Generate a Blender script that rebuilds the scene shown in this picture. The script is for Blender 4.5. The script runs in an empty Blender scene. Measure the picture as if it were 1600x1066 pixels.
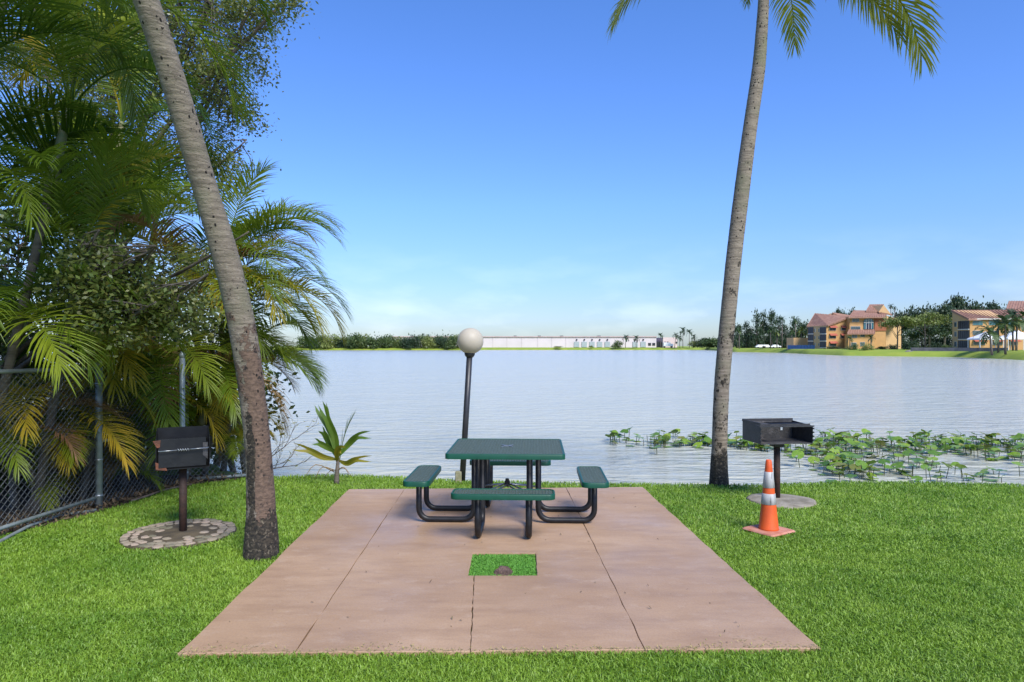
import bpy, math, random
import numpy as np
from mathutils import Vector, Matrix, noise as mnoise

# ------------------------------------------------------------------ camera, sky, sun, exposure
S = bpy.context.scene
COL = S.collection
R = math.radians
F, H, HOR = 1067.0, 1.82, 541.0          # focal length in photo pixels, eye height, horizon row
cam_d = bpy.data.cameras.new('camera')
cam_d.sensor_width = 36.0
cam_d.lens = 36.0 * F / 1600.0
cam_d.shift_y = (HOR - 533.0) / 1600.0
cam_d.clip_start = 0.05
cam_d.clip_end = 9000.0
cam = bpy.data.objects.new('camera', cam_d)
cam.location = (0, 0, H)
cam.rotation_euler = (R(90), 0, 0)
COL.objects.link(cam)
S.camera = cam

SUN_EL, SUN_AZ = 46.0, 152.0             # azimuth clockwise from +Y: behind the camera, to the right
w = bpy.data.worlds.new('World'); S.world = w; w.use_nodes = True
wn, wl = w.node_tree.nodes, w.node_tree.links
sky = wn.new('ShaderNodeTexSky'); sky.sky_type = 'NISHITA'; sky.sun_disc = False
sky.sun_elevation = R(SUN_EL); sky.sun_rotation = R(SUN_AZ)
sky.air_density = 1.0; sky.dust_density = 0.6; sky.ozone_density = 2.0
bg = wn['Background']; bg.inputs[1].default_value = 0.145
# thin white cloud low over the horizon, all the way round
tc = wn.new('ShaderNodeTexCoord'); sep = wn.new('ShaderNodeSeparateXYZ')
wl.new(tc.outputs['Generated'], sep.inputs[0])
mp = wn.new('ShaderNodeMapping'); mp.inputs['Scale'].default_value = (5, 5, 16)
wl.new(tc.outputs['Generated'], mp.inputs[0])
cn = wn.new('ShaderNodeTexNoise'); cn.inputs['Scale'].default_value = 1.6; cn.inputs['Detail'].default_value = 6
wl.new(mp.outputs[0], cn.inputs['Vector'])
cr = wn.new('ShaderNodeMapRange'); cr.inputs[1].default_value = .48; cr.inputs[2].default_value = .75
cr.inputs[3].default_value = 0; cr.inputs[4].default_value = 0.2
wl.new(cn.outputs[0], cr.inputs[0])
er = wn.new('ShaderNodeMapRange'); er.inputs[1].default_value = .0; er.inputs[2].default_value = .16
er.inputs[3].default_value = 1.0; er.inputs[4].default_value = 0.0
wl.new(sep.outputs[2], er.inputs[0])
mm = wn.new('ShaderNodeMath'); mm.operation = 'MULTIPLY'
wl.new(cr.outputs[0], mm.inputs[0]); wl.new(er.outputs[0], mm.inputs[1])
mx = wn.new('ShaderNodeMix'); mx.data_type = 'RGBA'
wl.new(mm.outputs[0], mx.inputs[0]); wl.new(sky.outputs[0], mx.inputs[6])
mx.inputs[7].default_value = (7.0, 7.4, 7.8, 1)
# clear deep-blue air: less of the white glare low down, the same all the way round
gr = wn.new('ShaderNodeValToRGB'); wl.new(sep.outputs[2], gr.inputs[0])
ce = gr.color_ramp.elements; ce[0].position = 0.0; ce[0].color = (.40, .47, .60, 1); ce[1].position = .48; ce[1].color = (.36, .57, .93, 1)
e_ = ce.new(.06); e_.color = (.39, .465, .67, 1); e_ = ce.new(.2); e_.color = (.40, .56, .93, 1)
ml = wn.new('ShaderNodeMix'); ml.data_type = 'RGBA'; ml.blend_type = 'MULTIPLY'; ml.inputs[0].default_value = 1
wl.new(sky.outputs[0], ml.inputs[6]); wl.new(gr.outputs[0], ml.inputs[7])
wl.new(ml.outputs[2], mx.inputs[6])
wl.new(mx.outputs[2], bg.inputs[0])

sun_d = bpy.data.lights.new('sun', 'SUN'); sun_d.energy = 3.1; sun_d.angle = R(24); sun_d.color = (1, .96, .9)
sun = bpy.data.objects.new('sun', sun_d); COL.objects.link(sun)
sdir = Vector((math.sin(R(SUN_AZ)) * math.cos(R(SUN_EL)), math.cos(R(SUN_AZ)) * math.cos(R(SUN_EL)), math.sin(R(SUN_EL))))
sun.rotation_euler = sdir.to_track_quat('Z', 'Y').to_euler()
sun.location = sdir * 50
vs = S.view_settings
vs.view_transform = 'Standard'; vs.look = 'None'; vs.exposure = 0.85; vs.gamma = 1.0; vs.use_curve_mapping = False
S.display_settings.display_device = 'sRGB'
S.cycles.max_bounces = 8; S.cycles.transparent_max_bounces = 8
S.cycles.use_denoising = True

# ------------------------------------------------------------------ helpers
def at(px, py, z=0.0):
    """the point at height z seen at a photo pixel"""
    d = F * (H - z) / (py - HOR)
    return Vector(((px - 800) * d / F, d, z))
def ad(px, py, d):
    """the point at depth d seen at a photo pixel"""
    return Vector(((px - 800) * d / F, d, H - (py - HOR) * d / F))

def np_mesh(name, V, faces_list):
    """mesh from an (n,3) array and a list of (m,k) index arrays"""
    me = bpy.data.meshes.new(name)
    V = np.asarray(V, dtype=np.float32)
    me.vertices.add(len(V)); me.vertices.foreach_set('co', V.ravel())
    idx = np.concatenate([f.ravel() for f in faces_list]).astype(np.int32)
    tot = np.concatenate([np.full(len(f), f.shape[1]) for f in faces_list]).astype(np.int32)
    st = np.concatenate([[0], np.cumsum(tot)[:-1]]).astype(np.int32)
    me.loops.add(len(idx)); me.loops.foreach_set('vertex_index', idx)
    me.polygons.add(len(tot)); me.polygons.foreach_set('loop_start', st); me.polygons.foreach_set('loop_total', tot)
    me.update(calc_edges=True); me.validate()
    return me

class MB:
    def __init__(s): s.v = []; s.f = []
    def add(s, vs_, fs):
        n = len(s.v); s.v += [tuple(p) for p in vs_]; s.f += [tuple(i + n for i in f) for f in fs]; return s
    def box(s, c, size, rz=0, ry=0, rx=0, bev=0):
        hx, hy, hz = [k / 2 for k in size]
        M = Matrix.Translation(Vector(c)) @ Matrix.Rotation(rz, 4, 'Z') @ Matrix.Rotation(ry, 4, 'Y') @ Matrix.Rotation(rx, 4, 'X')
        if bev <= 0:
            p = [M @ Vector((x, y, z)) for z in (-hz, hz) for x, y in ((-hx, -hy), (hx, -hy), (hx, hy), (-hx, hy))]
            return s.add(p, [(3, 2, 1, 0), (4, 5, 6, 7), (0, 1, 5, 4), (1, 2, 6, 5), (2, 3, 7, 6), (3, 0, 4, 7)])
        b = bev; rings = []
        for z, k in ((-hz, b), (-hz + b, 0), (hz - b, 0), (hz, b)):
            x_, y_ = hx - k, hy - k; c_ = b
            rings.append([(-x_ + c_, -y_), (x_ - c_, -y_), (x_, -y_ + c_), (x_, y_ - c_), (x_ - c_, y_), (-x_ + c_, y_), (-x_, y_ - c_), (-x_, -y_ + c_)])
            rings[-1] = [M @ Vector((a, d, z)) for a, d in rings[-1]]
        return s.loft(rings)
    def loft(s, rings, caps=True):
        n = len(rings[0]); vs_ = [p for r in rings for p in r]; fs = []
        for i in range(len(rings) - 1):
            for j in range(n):
                k = (j + 1) % n
                fs.append((i * n + j, i * n + k, (i + 1) * n + k, (i + 1) * n + j))
        if caps:
            fs.append(tuple(reversed(range(n)))); fs.append(tuple((len(rings) - 1) * n + j for j in range(n)))
        return s.add(vs_, fs)
    def tube(s, path, rad, n=8, caps=True):
        path = [Vector(p) for p in path]; rings = []
        if not hasattr(rad, '__len__'): rad = [rad] * len(path)
        ref = None
        for i, p in enumerate(path):
            t = (path[min(i + 1, len(path) - 1)] - path[max(i - 1, 0)]).normalized()
            if ref is None: ref = Vector((0, 0, 1)) if abs(t.z) < .9 else Vector((1, 0, 0))
            u = (ref - t * ref.dot(t)).normalized(); ref = u; v = t.cross(u)
            rings.append([p + (u * math.cos(a) + v * math.sin(a)) * rad[i] for a in [2 * math.pi * j / n for j in range(n)]])
        return s.loft(rings, caps)
    def prism(s, poly, z0, z1):
        """vertical prism over an xy polygon (ccw)"""
        n = len(poly)
        return s.loft([[Vector((x, y, z0)) for x, y in poly], [Vector((x, y, z1)) for x, y in poly]])
    def extrude(s, pts, off):
        """planar polygon of 3d points, given thickness by an offset vector"""
        off = Vector(off)
        return s.loft([[Vector(p) for p in pts], [Vector(p) + off for p in pts]])
    def lathe(s, prof, c=(0, 0, 0), n=24):
        c = Vector(c)
        return s.loft([[c + Vector((r * math.cos(2 * math.pi * j / n), r * math.sin(2 * math.pi * j / n), z)) for j in range(n)] for r, z in prof])
    def mesh(s, name, smooth=False):
        me = bpy.data.meshes.new(name); me.from_pydata(s.v, [], s.f); me.update()
        if smooth: me.polygons.foreach_set('use_smooth', [True] * len(me.polygons))
        return me
    def build(s, name, mat, parent=None, smooth=False, loc=None):
        return obj(name, s.mesh(name, smooth), mat, parent, loc)

def obj(name, me, mat, parent=None, loc=None, rot=None, sc=None):
    o = bpy.data.objects.new(name, me); COL.objects.link(o)
    if mat is not None:
        if len(me.materials) == 0: me.materials.append(mat)
        if me.materials[0] != mat:
            o.material_slots[0].link = 'OBJECT'; o.material_slots[0].material = mat
    if parent is not None: o.parent = parent
    if loc is not None: o.location = loc
    if rot is not None: o.rotation_euler = rot
    if sc is not None: o.scale = sc if hasattr(sc, '__len__') else (sc, sc, sc)
    return o
def tag(o, label=None, cat=None, group=None, kind=None):
    if label: o['label'] = label
    if cat: o['category'] = cat
    if group: o['group'] = group
    if kind: o['kind'] = kind
    return o
def empty(name, loc, rz=0, sc=1.0):
    o = bpy.data.objects.new(name, None); COL.objects.link(o); o.location = loc; o.rotation_euler = (0, 0, rz); o.scale = (sc,) * 3
    return o
def smooth_path(pts, n):
    """Catmull-Rom through the points"""
    pts = [Vector(p) for p in pts]; P = [pts[0] * 2 - pts[1]] + pts + [pts[-1] * 2 - pts[-2]]; out = []
    m = len(pts) - 1
    for i in range(n + 1):
        t = i / n * m; k = min(int(t), m - 1); t -= k
        a, b, c, d = P[k], P[k + 1], P[k + 2], P[k + 3]
        out.append(.5 * (2 * b + (c - a) * t + (2 * a - 5 * b + 4 * c - d) * t * t + (3 * b - a - 3 * c + d) * t ** 3))
    return out

# ------------------------------------------------------------------ materials
def srgb(r, g, b):
    f = lambda c: (c / 255 / 12.92) if c / 255 <= .04045 else ((c / 255 + .055) / 1.055) ** 2.4
    return (f(r), f(g), f(b))
MATS = {}
def mat(name, c1, c2=None, rough=.6, scale=5.0, detail=5.0, lo=.35, hi=.65, bump=0.0, bscale=None, metal=0.0, spec=.5, trans=0.0,
        objvar=0.0, tint=None, stretch=(1, 1, 1), rough2=None, coat=0.0, c3=None, s3=2.0, lo3=.55, hi3=.7):
    if name in MATS: return MATS[name]
    m = bpy.data.materials.new(name); m.use_nodes = True; nt = m.node_tree; N, L = nt.nodes, nt.links
    b = N['Principled BSDF']; b.inputs['Roughness'].default_value = rough; b.inputs['Metallic'].default_value = metal
    b.inputs['Specular IOR Level'].default_value = spec
    if coat: b.inputs['Coat Weight'].default_value = coat
    c2 = c2 or tuple(k * .8 for k in c1)
    t = N.new('ShaderNodeTexCoord'); mp_ = N.new('ShaderNodeMapping'); mp_.inputs['Scale'].default_value = stretch
    L.new(t.outputs['Object'], mp_.inputs[0])
    n1 = N.new('ShaderNodeTexNoise'); n1.inputs['Scale'].default_value = scale; n1.inputs['Detail'].default_value = detail
    L.new(mp_.outputs[0], n1.inputs['Vector'])
    r = N.new('ShaderNodeMapRange'); r.inputs[1].default_value = lo; r.inputs[2].default_value = hi
    L.new(n1.outputs[0], r.inputs[0])
    mix = N.new('ShaderNodeMix'); mix.data_type = 'RGBA'
    mix.inputs[6].default_value = (*c1, 1); mix.inputs[7].default_value = (*c2, 1)
    L.new(r.outputs[0], mix.inputs[0]); colour = mix.outputs[2]
    if c3:
        n3 = N.new('ShaderNodeTexNoise'); n3.inputs['Scale'].default_value = s3; n3.inputs['Detail'].default_value = 7; n3.inputs['Roughness'].default_value = .65
        L.new(mp_.outputs[0], n3.inputs['Vector'])
        r3 = N.new('ShaderNodeMapRange'); r3.inputs[1].default_value = lo3; r3.inputs[2].default_value = hi3; L.new(n3.outputs[0], r3.inputs[0])
        m3 = N.new('ShaderNodeMix'); m3.data_type = 'RGBA'; m3.inputs[7].default_value = (*c3, 1)
        L.new(r3.outputs[0], m3.inputs[0]); L.new(colour, m3.inputs[6]); colour = m3.outputs[2]
    if tint:
        a = N.new('ShaderNodeAttribute'); a.attribute_name = 'tint'
        m2 = N.new('ShaderNodeMix'); m2.data_type = 'RGBA'; m2.inputs[7].default_value = (*tint, 1)
        L.new(a.outputs['Fac'], m2.inputs[0]); L.new(colour, m2.inputs[6]); colour = m2.outputs[2]
    if objvar:
        oi = N.new('ShaderNodeObjectInfo'); hs = N.new('ShaderNodeHueSaturation')
        rv = N.new('ShaderNodeMapRange'); rv.inputs[3].default_value = 1 - objvar; rv.inputs[4].default_value = 1 + objvar
        L.new(oi.outputs['Random'], rv.inputs[0]); L.new(rv.outputs[0], hs.inputs['Value'])
        rh = N.new('ShaderNodeMapRange'); rh.inputs[3].default_value = .5 + objvar * .06; rh.inputs[4].default_value = .5 - objvar * .06
        L.new(oi.outputs['Random'], rh.inputs[0]); L.new(rh.outputs[0], hs.inputs['Hue'])
        L.new(colour, hs.inputs['Color']); colour = hs.outputs[0]
    L.new(colour, b.inputs['Base Color'])
    if rough2 is not None:
        rr = N.new('ShaderNodeMapRange'); rr.inputs[1].default_value = lo; rr.inputs[2].default_value = hi
        rr.inputs[3].default_value = rough; rr.inputs[4].default_value = rough2
        n4 = N.new('ShaderNodeTexNoise'); n4.inputs['Scale'].default_value = scale * .37; n4.inputs['Detail'].default_value = 4
        L.new(mp_.outputs[0], n4.inputs['Vector']); L.new(n4.outputs[0], rr.inputs[0]); L.new(rr.outputs[0], b.inputs['Roughness'])
    if bump:
        n2 = N.new('ShaderNodeTexNoise'); n2.inputs['Scale'].default_value = bscale or scale * 4; n2.inputs['Detail'].default_value = 6
        L.new(mp_.outputs[0], n2.inputs['Vector'])
        bp = N.new('ShaderNodeBump'); bp.inputs['Strength'].default_value = bump; bp.inputs['Distance'].default_value = .02
        L.new(n2.outputs[0], bp.inputs['Height']); L.new(bp.outputs[0], b.inputs['Normal'])
    if trans:
        tr = N.new('ShaderNodeBsdfTranslucent'); ms = N.new('ShaderNodeMixShader'); ms.inputs[0].default_value = trans
        L.new(colour, tr.inputs[0]); L.new(b.outputs[0], ms.inputs[1]); L.new(tr.outputs[0], ms.inputs[2])
        L.new(ms.outputs[0], N['Material Output'].inputs[0])
    MATS[name] = m
    return m

M_ground = mat('lawn_soil', (.12, .19, .018), (.16, .23, .025), .9, 3, bump=.4)
M_blade = mat('grass_blade', (.215, .355, .028), (.275, .415, .042), .5, 1.3, trans=.3, tint=(.125, .25, .018))
M_patch = mat('turf_patch', (.15, .40, .05), (.20, .45, .06), .6, 1.3, trans=.3, tint=(.10, .30, .035))
M_farlawn = mat('far_grass', (.19, .27, .018), (.27, .32, .03), .9, .25, bump=.3)
M_soil = mat('soil_litter', (.035, .026, .018), (.085, .06, .038), .95, 9, bump=.8)
def slab_mat():
    m = bpy.data.materials.new('patio_concrete'); m.use_nodes = True; N, L = m.node_tree.nodes, m.node_tree.links; b = N['Principled BSDF']
    t = N.new('ShaderNodeTexCoord')
    def nz(scale, det, st=(1, 1, 1), rough=.6):
        mp_ = N.new('ShaderNodeMapping'); mp_.inputs['Scale'].default_value = st; L.new(t.outputs['Object'], mp_.inputs[0])
        n = N.new('ShaderNodeTexNoise'); n.inputs['Scale'].default_value = scale; n.inputs['Detail'].default_value = det; n.inputs['Roughness'].default_value = rough; L.new(mp_.outputs[0], n.inputs['Vector']); return n.outputs[0]
    def mr(x, lo, hi, a=0, c=1):
        r_ = N.new('ShaderNodeMapRange'); r_.inputs[1].default_value = lo; r_.inputs[2].default_value = hi; r_.inputs[3].default_value = a; r_.inputs[4].default_value = c; L.new(x, r_.inputs[0]); return r_.outputs[0]
    def mixc(f, x, y):
        q = N.new('ShaderNodeMix'); q.data_type = 'RGBA'; L.new(f, q.inputs[0])
        for k, v in ((6, x), (7, y)):
            if isinstance(v, tuple): q.inputs[k].default_value = (*v, 1)
            else: L.new(v, q.inputs[k])
        return q.outputs[2]
    col = mixc(mr(nz(.55, 3), .36, .64), (.44, .288, .175), (.36, .225, .13))            # pale and ruddy areas
    col = mixc(mr(nz(2.2, 9, (.6, 2.2, 1), .7), .44, .70, 0, .75), col, (.275, .168, .10))      # trowel streaks
    col = mixc(mr(nz(5, 9, (1, 1.6, 1), .72), .55, .78, 0, .7), col, (.49, .355, .25))           # worn paint
    col = mixc(mr(nz(70, 4), .42, .70, 0, .28), col, (.24, .15, .10))                        # grit
    col = mixc(mr(nz(1.7, 8, (1, 1, 1), .7), .66, .72, 0, .5), col, (.44, .30, .13))            # sandy stains
    col = mixc(mr(nz(26, 2), .75, .775, 0, .6), col, (.10, .065, .05))                       # specks
    L.new(col, b.inputs['Base Color'])
    b.inputs['Specular IOR Level'].default_value = .24; L.new(mr(nz(.8, 5), .38, .62, .62, .34), b.inputs['Roughness'])
    bp = N.new('ShaderNodeBump'); bp.inputs['Strength'].default_value = .25; bp.inputs['Distance'].default_value = .01; L.new(nz(60, 6), bp.inputs['Height']); L.new(bp.outputs[0], b.inputs['Normal'])
    return m
M_slab = slab_mat()
M_pad = mat('pad_concrete', (.30, .26, .20), (.17, .145, .10), .9, 6, bump=.5)
M_cobble = mat('cobble_stone', (.34, .285, .20), (.17, .14, .09), .85, 18, objvar=.45, bump=.4)
M_mortar = mat('mossy_mortar', (.05, .038, .022), (.10, .075, .04), .95, 8, bump=.8)
M_tube = mat('black_tube', (.009, .009, .010), (.018, .017, .017), .42, 20, spec=.3)
M_green = mat('green_plastisol', (.002, .052, .026), (.003, .062, .032), .45, 12, spec=.4)
M_mesh = mat('green_lattice', (.055, .082, .068), (.08, .108, .09), .5, 30)
M_steel = mat('galvanised_steel', (.42, .44, .45), (.30, .32, .33), .42, 18, metal=.8)
M_rail = mat('weathered_galvanised', (.30, .34, .33), (.20, .23, .22), .5, 9, metal=.35)
M_wire = mat('chain_wire', (.17, .18, .17), (.10, .105, .10), .5, 9, metal=.5)
M_globe = mat('opal_globe', (.64, .575, .46), (.60, .53, .42), .5, 3, trans=.35)
M_bronze = mat('dark_bronze', (.018, .018, .021), (.03, .029, .03), .42, 10)
M_stub = mat('mossy_concrete', (.20, .19, .10), (.30, .28, .18), .9, 20, bump=.5)
M_iron = mat('fire_iron', (.016, .016, .017), (.04, .038, .037), .55, 14, bump=.25, c3=(.05, .025, .015), s3=5, lo3=.6, hi3=.75)
M_soot = mat('soot_black_iron', (.005, .005, .006), (.012, .012, .012), .45, 9, bump=.06, spec=.35)
M_ash = mat('ashy_iron', (.065, .062, .06), (.03, .028, .028), .75, 12, bump=.4, c3=(.13, .12, .115), s3=6)
M_rust = mat('rusty_pipe', (.055, .024, .014), (.03, .016, .011), .75, 12, bump=.3)
M_rustbright = mat('bright_rust', (.20, .065, .03), (.09, .035, .02), .85, 18, bump=.4)
M_orange = mat('orange_pvc', (.68, .10, .010), (.56, .075, .010), .5, 9, c3=(.40, .07, .02), s3=14, lo3=.62, hi3=.8)
M_conebase = mat('dusty_cone_base', (.42, .15, .085), (.50, .23, .16), .75, 14)
M_reflect = mat('scuffed_reflective', (.42, .41, .39), (.28, .275, .26), .55, 16, stretch=(1, 1, .12), lo=.42, hi=.62, c3=(.13, .125, .12), s3=30, lo3=.60, hi3=.68)
M_trunk = mat('palm_bark', (.24, .195, .15), (.15, .12, .092), .9, 7, stretch=(1, 1, 3), bump=.7, bscale=26, c3=(.19, .185, .11), s3=2.2, lo3=.52, hi3=.7)
M_peel = mat('peeling_bark', (.16, .09, .062), (.08, .048, .034), .9, 16, bump=.9, bscale=30)
M_char = mat('blackened_bark', (.014, .012, .009), (.035, .03, .02), .95, 20, bump=1, bscale=40, c3=(.11, .09, .06), s3=22, lo3=.66, hi3=.75)
M_hole = mat('bark_pit', (.008, .006, .005), (.012, .009, .007), 1)
M_frond = mat('palm_green', (.165, .25, .016), (.245, .31, .024), .4, 2, trans=.5, objvar=.35)
M_frondd = mat('palm_dark_green', (.085, .155, .014), (.13, .195, .018), .38, 2, trans=.45, objvar=.35)
M_frondy = mat('palm_yellow', (.50, .37, .025), (.33, .31, .022), .5, 1.5, trans=.5, objvar=.3)
M_frondb = mat('palm_dry', (.30, .16, .05), (.36, .23, .09), .8, 3, trans=.2, objvar=.3)
M_coco = mat('coconut_green', (.36, .36, .045), (.22, .27, .03), .42, 3, trans=.45, objvar=.2)
M_cane = mat('palm_cane', (.12, .14, .055), (.19, .17, .075), .6, 4, stretch=(1, 1, 6))
M_caneb = mat('ringed_cane', (.16, .13, .10), (.09, .075, .055), .8, 4, stretch=(1, 1, 8), bump=.4)
M_oak = mat('oak_leaf', (.10, .155, .028), (.17, .215, .05), .34, 1.4, trans=.4, tint=(.23, .22, .06))
M_shrub = mat('shrub_leaf', (.065, .11, .018), (.105, .15, .03), .5, 1.2, trans=.2, tint=(.05, .075, .02))
M_branch = mat('oak_bark', (.14, .115, .09), (.08, .065, .05), .9, 12, bump=.5)
M_twig = mat('dry_twig', (.13, .10, .08), (.07, .055, .045), .9, 12)
M_lily = mat('lily_leaf', (.11, .22, .02), (.19, .30, .035), .35, 3, trans=.22, objvar=.4)
M_lilyy = mat('lily_leaf_old', (.20, .20, .03), (.12, .15, .03), .45, 5, trans=.2, objvar=.3)
M_stem = mat('lily_stem', (.05, .075, .02), (.08, .075, .03), .6, 9)
M_dirt = mat('dirt_clod', (.16, .10, .075), (.07, .042, .03), .95, 18, bump=1)

# ------------------------------------------------------------------ ground, water
rng = np.random.default_rng(7)
random.seed(11)
# near shore: photo column, row where the lawn ends (z = 0); far shore: column, row of the water line
NEAR = [(-2600, 16.0), (-1200, 15.5), (-300, 15.0), (0, 14.5), (150, 13.5), (300, 11.3), (370, 9.9), (430, 9.55), (525, 9.72), (620, 9.55), (725, 9.28), (850, 9.15), (1000, 9.08), (1110, 9.0),
        (1200, 9.0), (1330, 9.22), (1450, 9.16), (1600, 9.0), (1900, 9.3), (2600, 10.0), (4200, 11.0)]
FAR = [(-2600, 60), (-1200, 150), (-300, 330), (300, 389), (715, 392), (760, 424), (1100, 424), (1128, 330), (1145, 281), (1225, 241), (1262, 202), (1320, 169), (1400, 158),
       (1480, 149), (1540, 133), (1600, 115), (1750, 87), (2000, 60), (2600, 34), (4200, 18)]
def shore_near(px): return float(np.interp(px, [p for p, _ in NEAR], [d for _, d in NEAR]))
def shore_far(px): return float(np.interp(px, [p for p, _ in FAR], [d for _, d in FAR]))
ths = np.concatenate([np.linspace(-180, -76, 40, endpoint=False), np.linspace(-76, -45, 30, endpoint=False), np.linspace(-45, 45, 300, endpoint=False), np.linspace(45, 76, 30, endpoint=False), np.linspace(76, 180, 40, endpoint=False)])
V, ringsN = [], 17
for th in ths:
    a = R(th); c = math.cos(a)
    lake = abs(th) < 74
    if lake:
        px = 800 + F * math.tan(a); r1 = shore_near(px) / c; r2 = max(shore_far(px) / c, r1 + 6)
        fade = min(1, (74 - abs(th)) / 8)
    else:
        r1, r2, fade = 40, 60, 0
    wob = .05 * math.sin(th * 3.1) + .035 * math.sin(th * 7.7 + 1) if lake else 0
    r1 += wob
    rs = [0.01, r1 * .25, r1 * .5, r1 * .7, r1 * .85, r1 - .35, r1, r1 + .12, r1 + .5, r1 + 1.4, (r1 + r2) / 2, r2 - 2, r2, r2 + 3, r2 + 10, 1400, 6000]
    zs = [0, 0, 0, 0, 0, 0, -.03, -.14, -.5, -.9, -2.2, -1.0, -.56, .25, .95, 1.0, 1.0]
    for i, (r, z) in enumerate(zip(rs, zs)):
        if z < 0: z *= fade
        if not lake and i >= 12: z = min(z, .95) if i >= 14 else z * .3
        V.append((r * math.sin(a), r * c, z))
nt_ = len(ths); fs = []
for i in range(nt_):
    j = (i + 1) % nt_
    for k in range(ringsN - 1):
        fs.append((i * ringsN + k, j * ringsN + k, j * ringsN + k + 1, i * ringsN + k + 1))
me = np_mesh('ground', np.array(V), [np.array(fs)[:, ::-1]])
# the far ground is another grass: two slots on one sheet
me.materials.append(M_ground); me.materials.append(M_farlawn)
mi = np.array([1 if (f % (ringsN - 1)) >= 11 else 0 for f in range(len(fs))], dtype=np.int32)
if len(me.polygons) == len(mi): me.polygons.foreach_set('material_index', mi)
me.polygons.foreach_set('use_smooth', [True] * len(me.polygons))
g = bpy.data.objects.new('ground', me); COL.objects.link(g); tag(g, kind='structure')

def water_mat():
    m = bpy.data.materials.new('lake_water'); m.use_nodes = True; N, L = m.node_tree.nodes, m.node_tree.links
    b = N['Principled BSDF']; b.inputs['Base Color'].default_value = (.44, .435, .35, 1); b.inputs['Roughness'].default_value = .17
    b.inputs['IOR'].default_value = 1.333
    t = N.new('ShaderNodeTexCoord')
    def nz(scale, st, det, rough=.55, dist=0):
        mp_ = N.new('ShaderNodeMapping'); mp_.inputs['Scale'].default_value = st; mp_.inputs['Rotation'].default_value = (0, 0, R(8))
        L.new(t.outputs['Object'], mp_.inputs[0]); n = N.new('ShaderNodeTexNoise'); n.inputs['Scale'].default_value = scale
        n.inputs['Detail'].default_value = det; n.inputs['Roughness'].default_value = rough; n.inputs['Distortion'].default_value = dist
        L.new(mp_.outputs[0], n.inputs['Vector']); return n.outputs[0]
    a = nz(2.0, (.42, 1.3, 1), 4, .55, .5); c = nz(.22, (.6, 1.2, 1), 2); d = nz(6.0, (.6, 1.2, 1), 2)
    m1 = N.new('ShaderNodeMath'); m1.operation = 'MULTIPLY_ADD'; m1.inputs[1].default_value = .9; L.new(c, m1.inputs[0]); L.new(a, m1.inputs[2])
    m2 = N.new('ShaderNodeMath'); m2.operation = 'MULTIPLY_ADD'; m2.inputs[1].default_value = .16; L.new(d, m2.inputs[0]); L.new(m1.outputs[0], m2.inputs[2])
    bp = N.new('ShaderNodeBump'); bp.inputs['Strength'].default_value = 1.0; bp.inputs['Distance'].default_value = .24
    L.new(m2.outputs[0], bp.inputs['Height']); L.new(bp.outputs[0], b.inputs['Normal'])
    return m
mb = MB(); ZW = -.55
mb.add([(-900, 5, ZW), (900, 5, ZW), (900, 700, ZW), (-900, 700, ZW)], [(0, 1, 2, 3)])
tag(mb.build('lake_water', water_mat()), kind='structure')

# ------------------------------------------------------------------ patio of concrete panels round a square cut-out
ZS = .03
def pt(x, y): return (x, y)
FL, FR, BL, BR = (-1.95, 3.98), (1.83, 4.05), (-2.04, 8.55), (1.66, 8.68)
jlF, jlB = (-1.27, 3.995), (-1.35, 8.57)
jrF, jrB = (.785, 4.03), (.685, 8.645)
HX0, HX1, HY0, HY1 = -.345, .205, 5.33, 5.91
jcF, jcB = (-.245, 4.01), (-.295, HY0)
patio = tag(empty('concrete_patio', (0, 6, 0)), kind='structure')
def lerp2(a, b, y):
    t = (y - a[1]) / (b[1] - a[1]); return (a[0] + (b[0] - a[0]) * t, y)
jl_h, jr_h = lerp2(jlF, jlB, HY0), lerp2(jrF, jrB, HY0)
def wig(a, b, seed, n=26, amp=.004):
    """a slightly irregular edge from a to b"""
    out = []; rr = random.Random(seed)
    for i in range(n + 1):
        t = i / n; k = 0 if i in (0, n) else rr.uniform(-amp, amp)
        dx, dy = b[0] - a[0], b[1] - a[1]; l = math.hypot(dx, dy)
        out.append((a[0] + dx * t - dy / l * k, a[1] + dy * t + dx / l * k))
    return out
gap = .0022
def sh(p, dx, dy=0): return (p[0] + dx, p[1] + dy)
def panel(poly):
    poly = [(x, y - 6) for x, y in poly]
    b = MB(); n = len(poly)
    # chamfered top edge
    cx, cy = sum(p[0] for p in poly) / n, sum(p[1] for p in poly) / n
    ins = []
    for i in range(n):
        a, c_, d = Vector(poly[i - 1]), Vector(poly[i]), Vector(poly[(i + 1) % n])
        e1, e2 = (c_ - a).normalized(), (d - c_).normalized()
        nrm = (Vector((-e1.y, e1.x)) + Vector((-e2.y, e2.x)))
        nrm = nrm.normalized() if nrm.length > 1e-6 else Vector((-e1.y, e1.x))
        ins.append(c_ + nrm * .003)
    b.loft([[Vector((x, y, -.09)) for x, y in poly], [Vector((x, y, ZS - .003)) for x, y in poly], [Vector((p.x, p.y, ZS)) for p in ins]])
    return b.build('panel', M_slab, patio)
panel(wig(FL, sh(jlF, -gap), 1) + wig(sh(jlF, -gap), sh(jlB, -gap), 2)[1:] + wig(sh(jlB, -gap), BL, 3)[1:] + wig(BL, FL, 4, amp=.008)[1:-1])
panel(wig(sh(jrF, gap), FR, 5) + wig(FR, BR, 6, amp=.008)[1:] + wig(BR, sh(jrB, gap), 7)[1:] + wig(sh(jrB, gap), sh(jrF, gap), 8)[1:-1])
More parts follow.
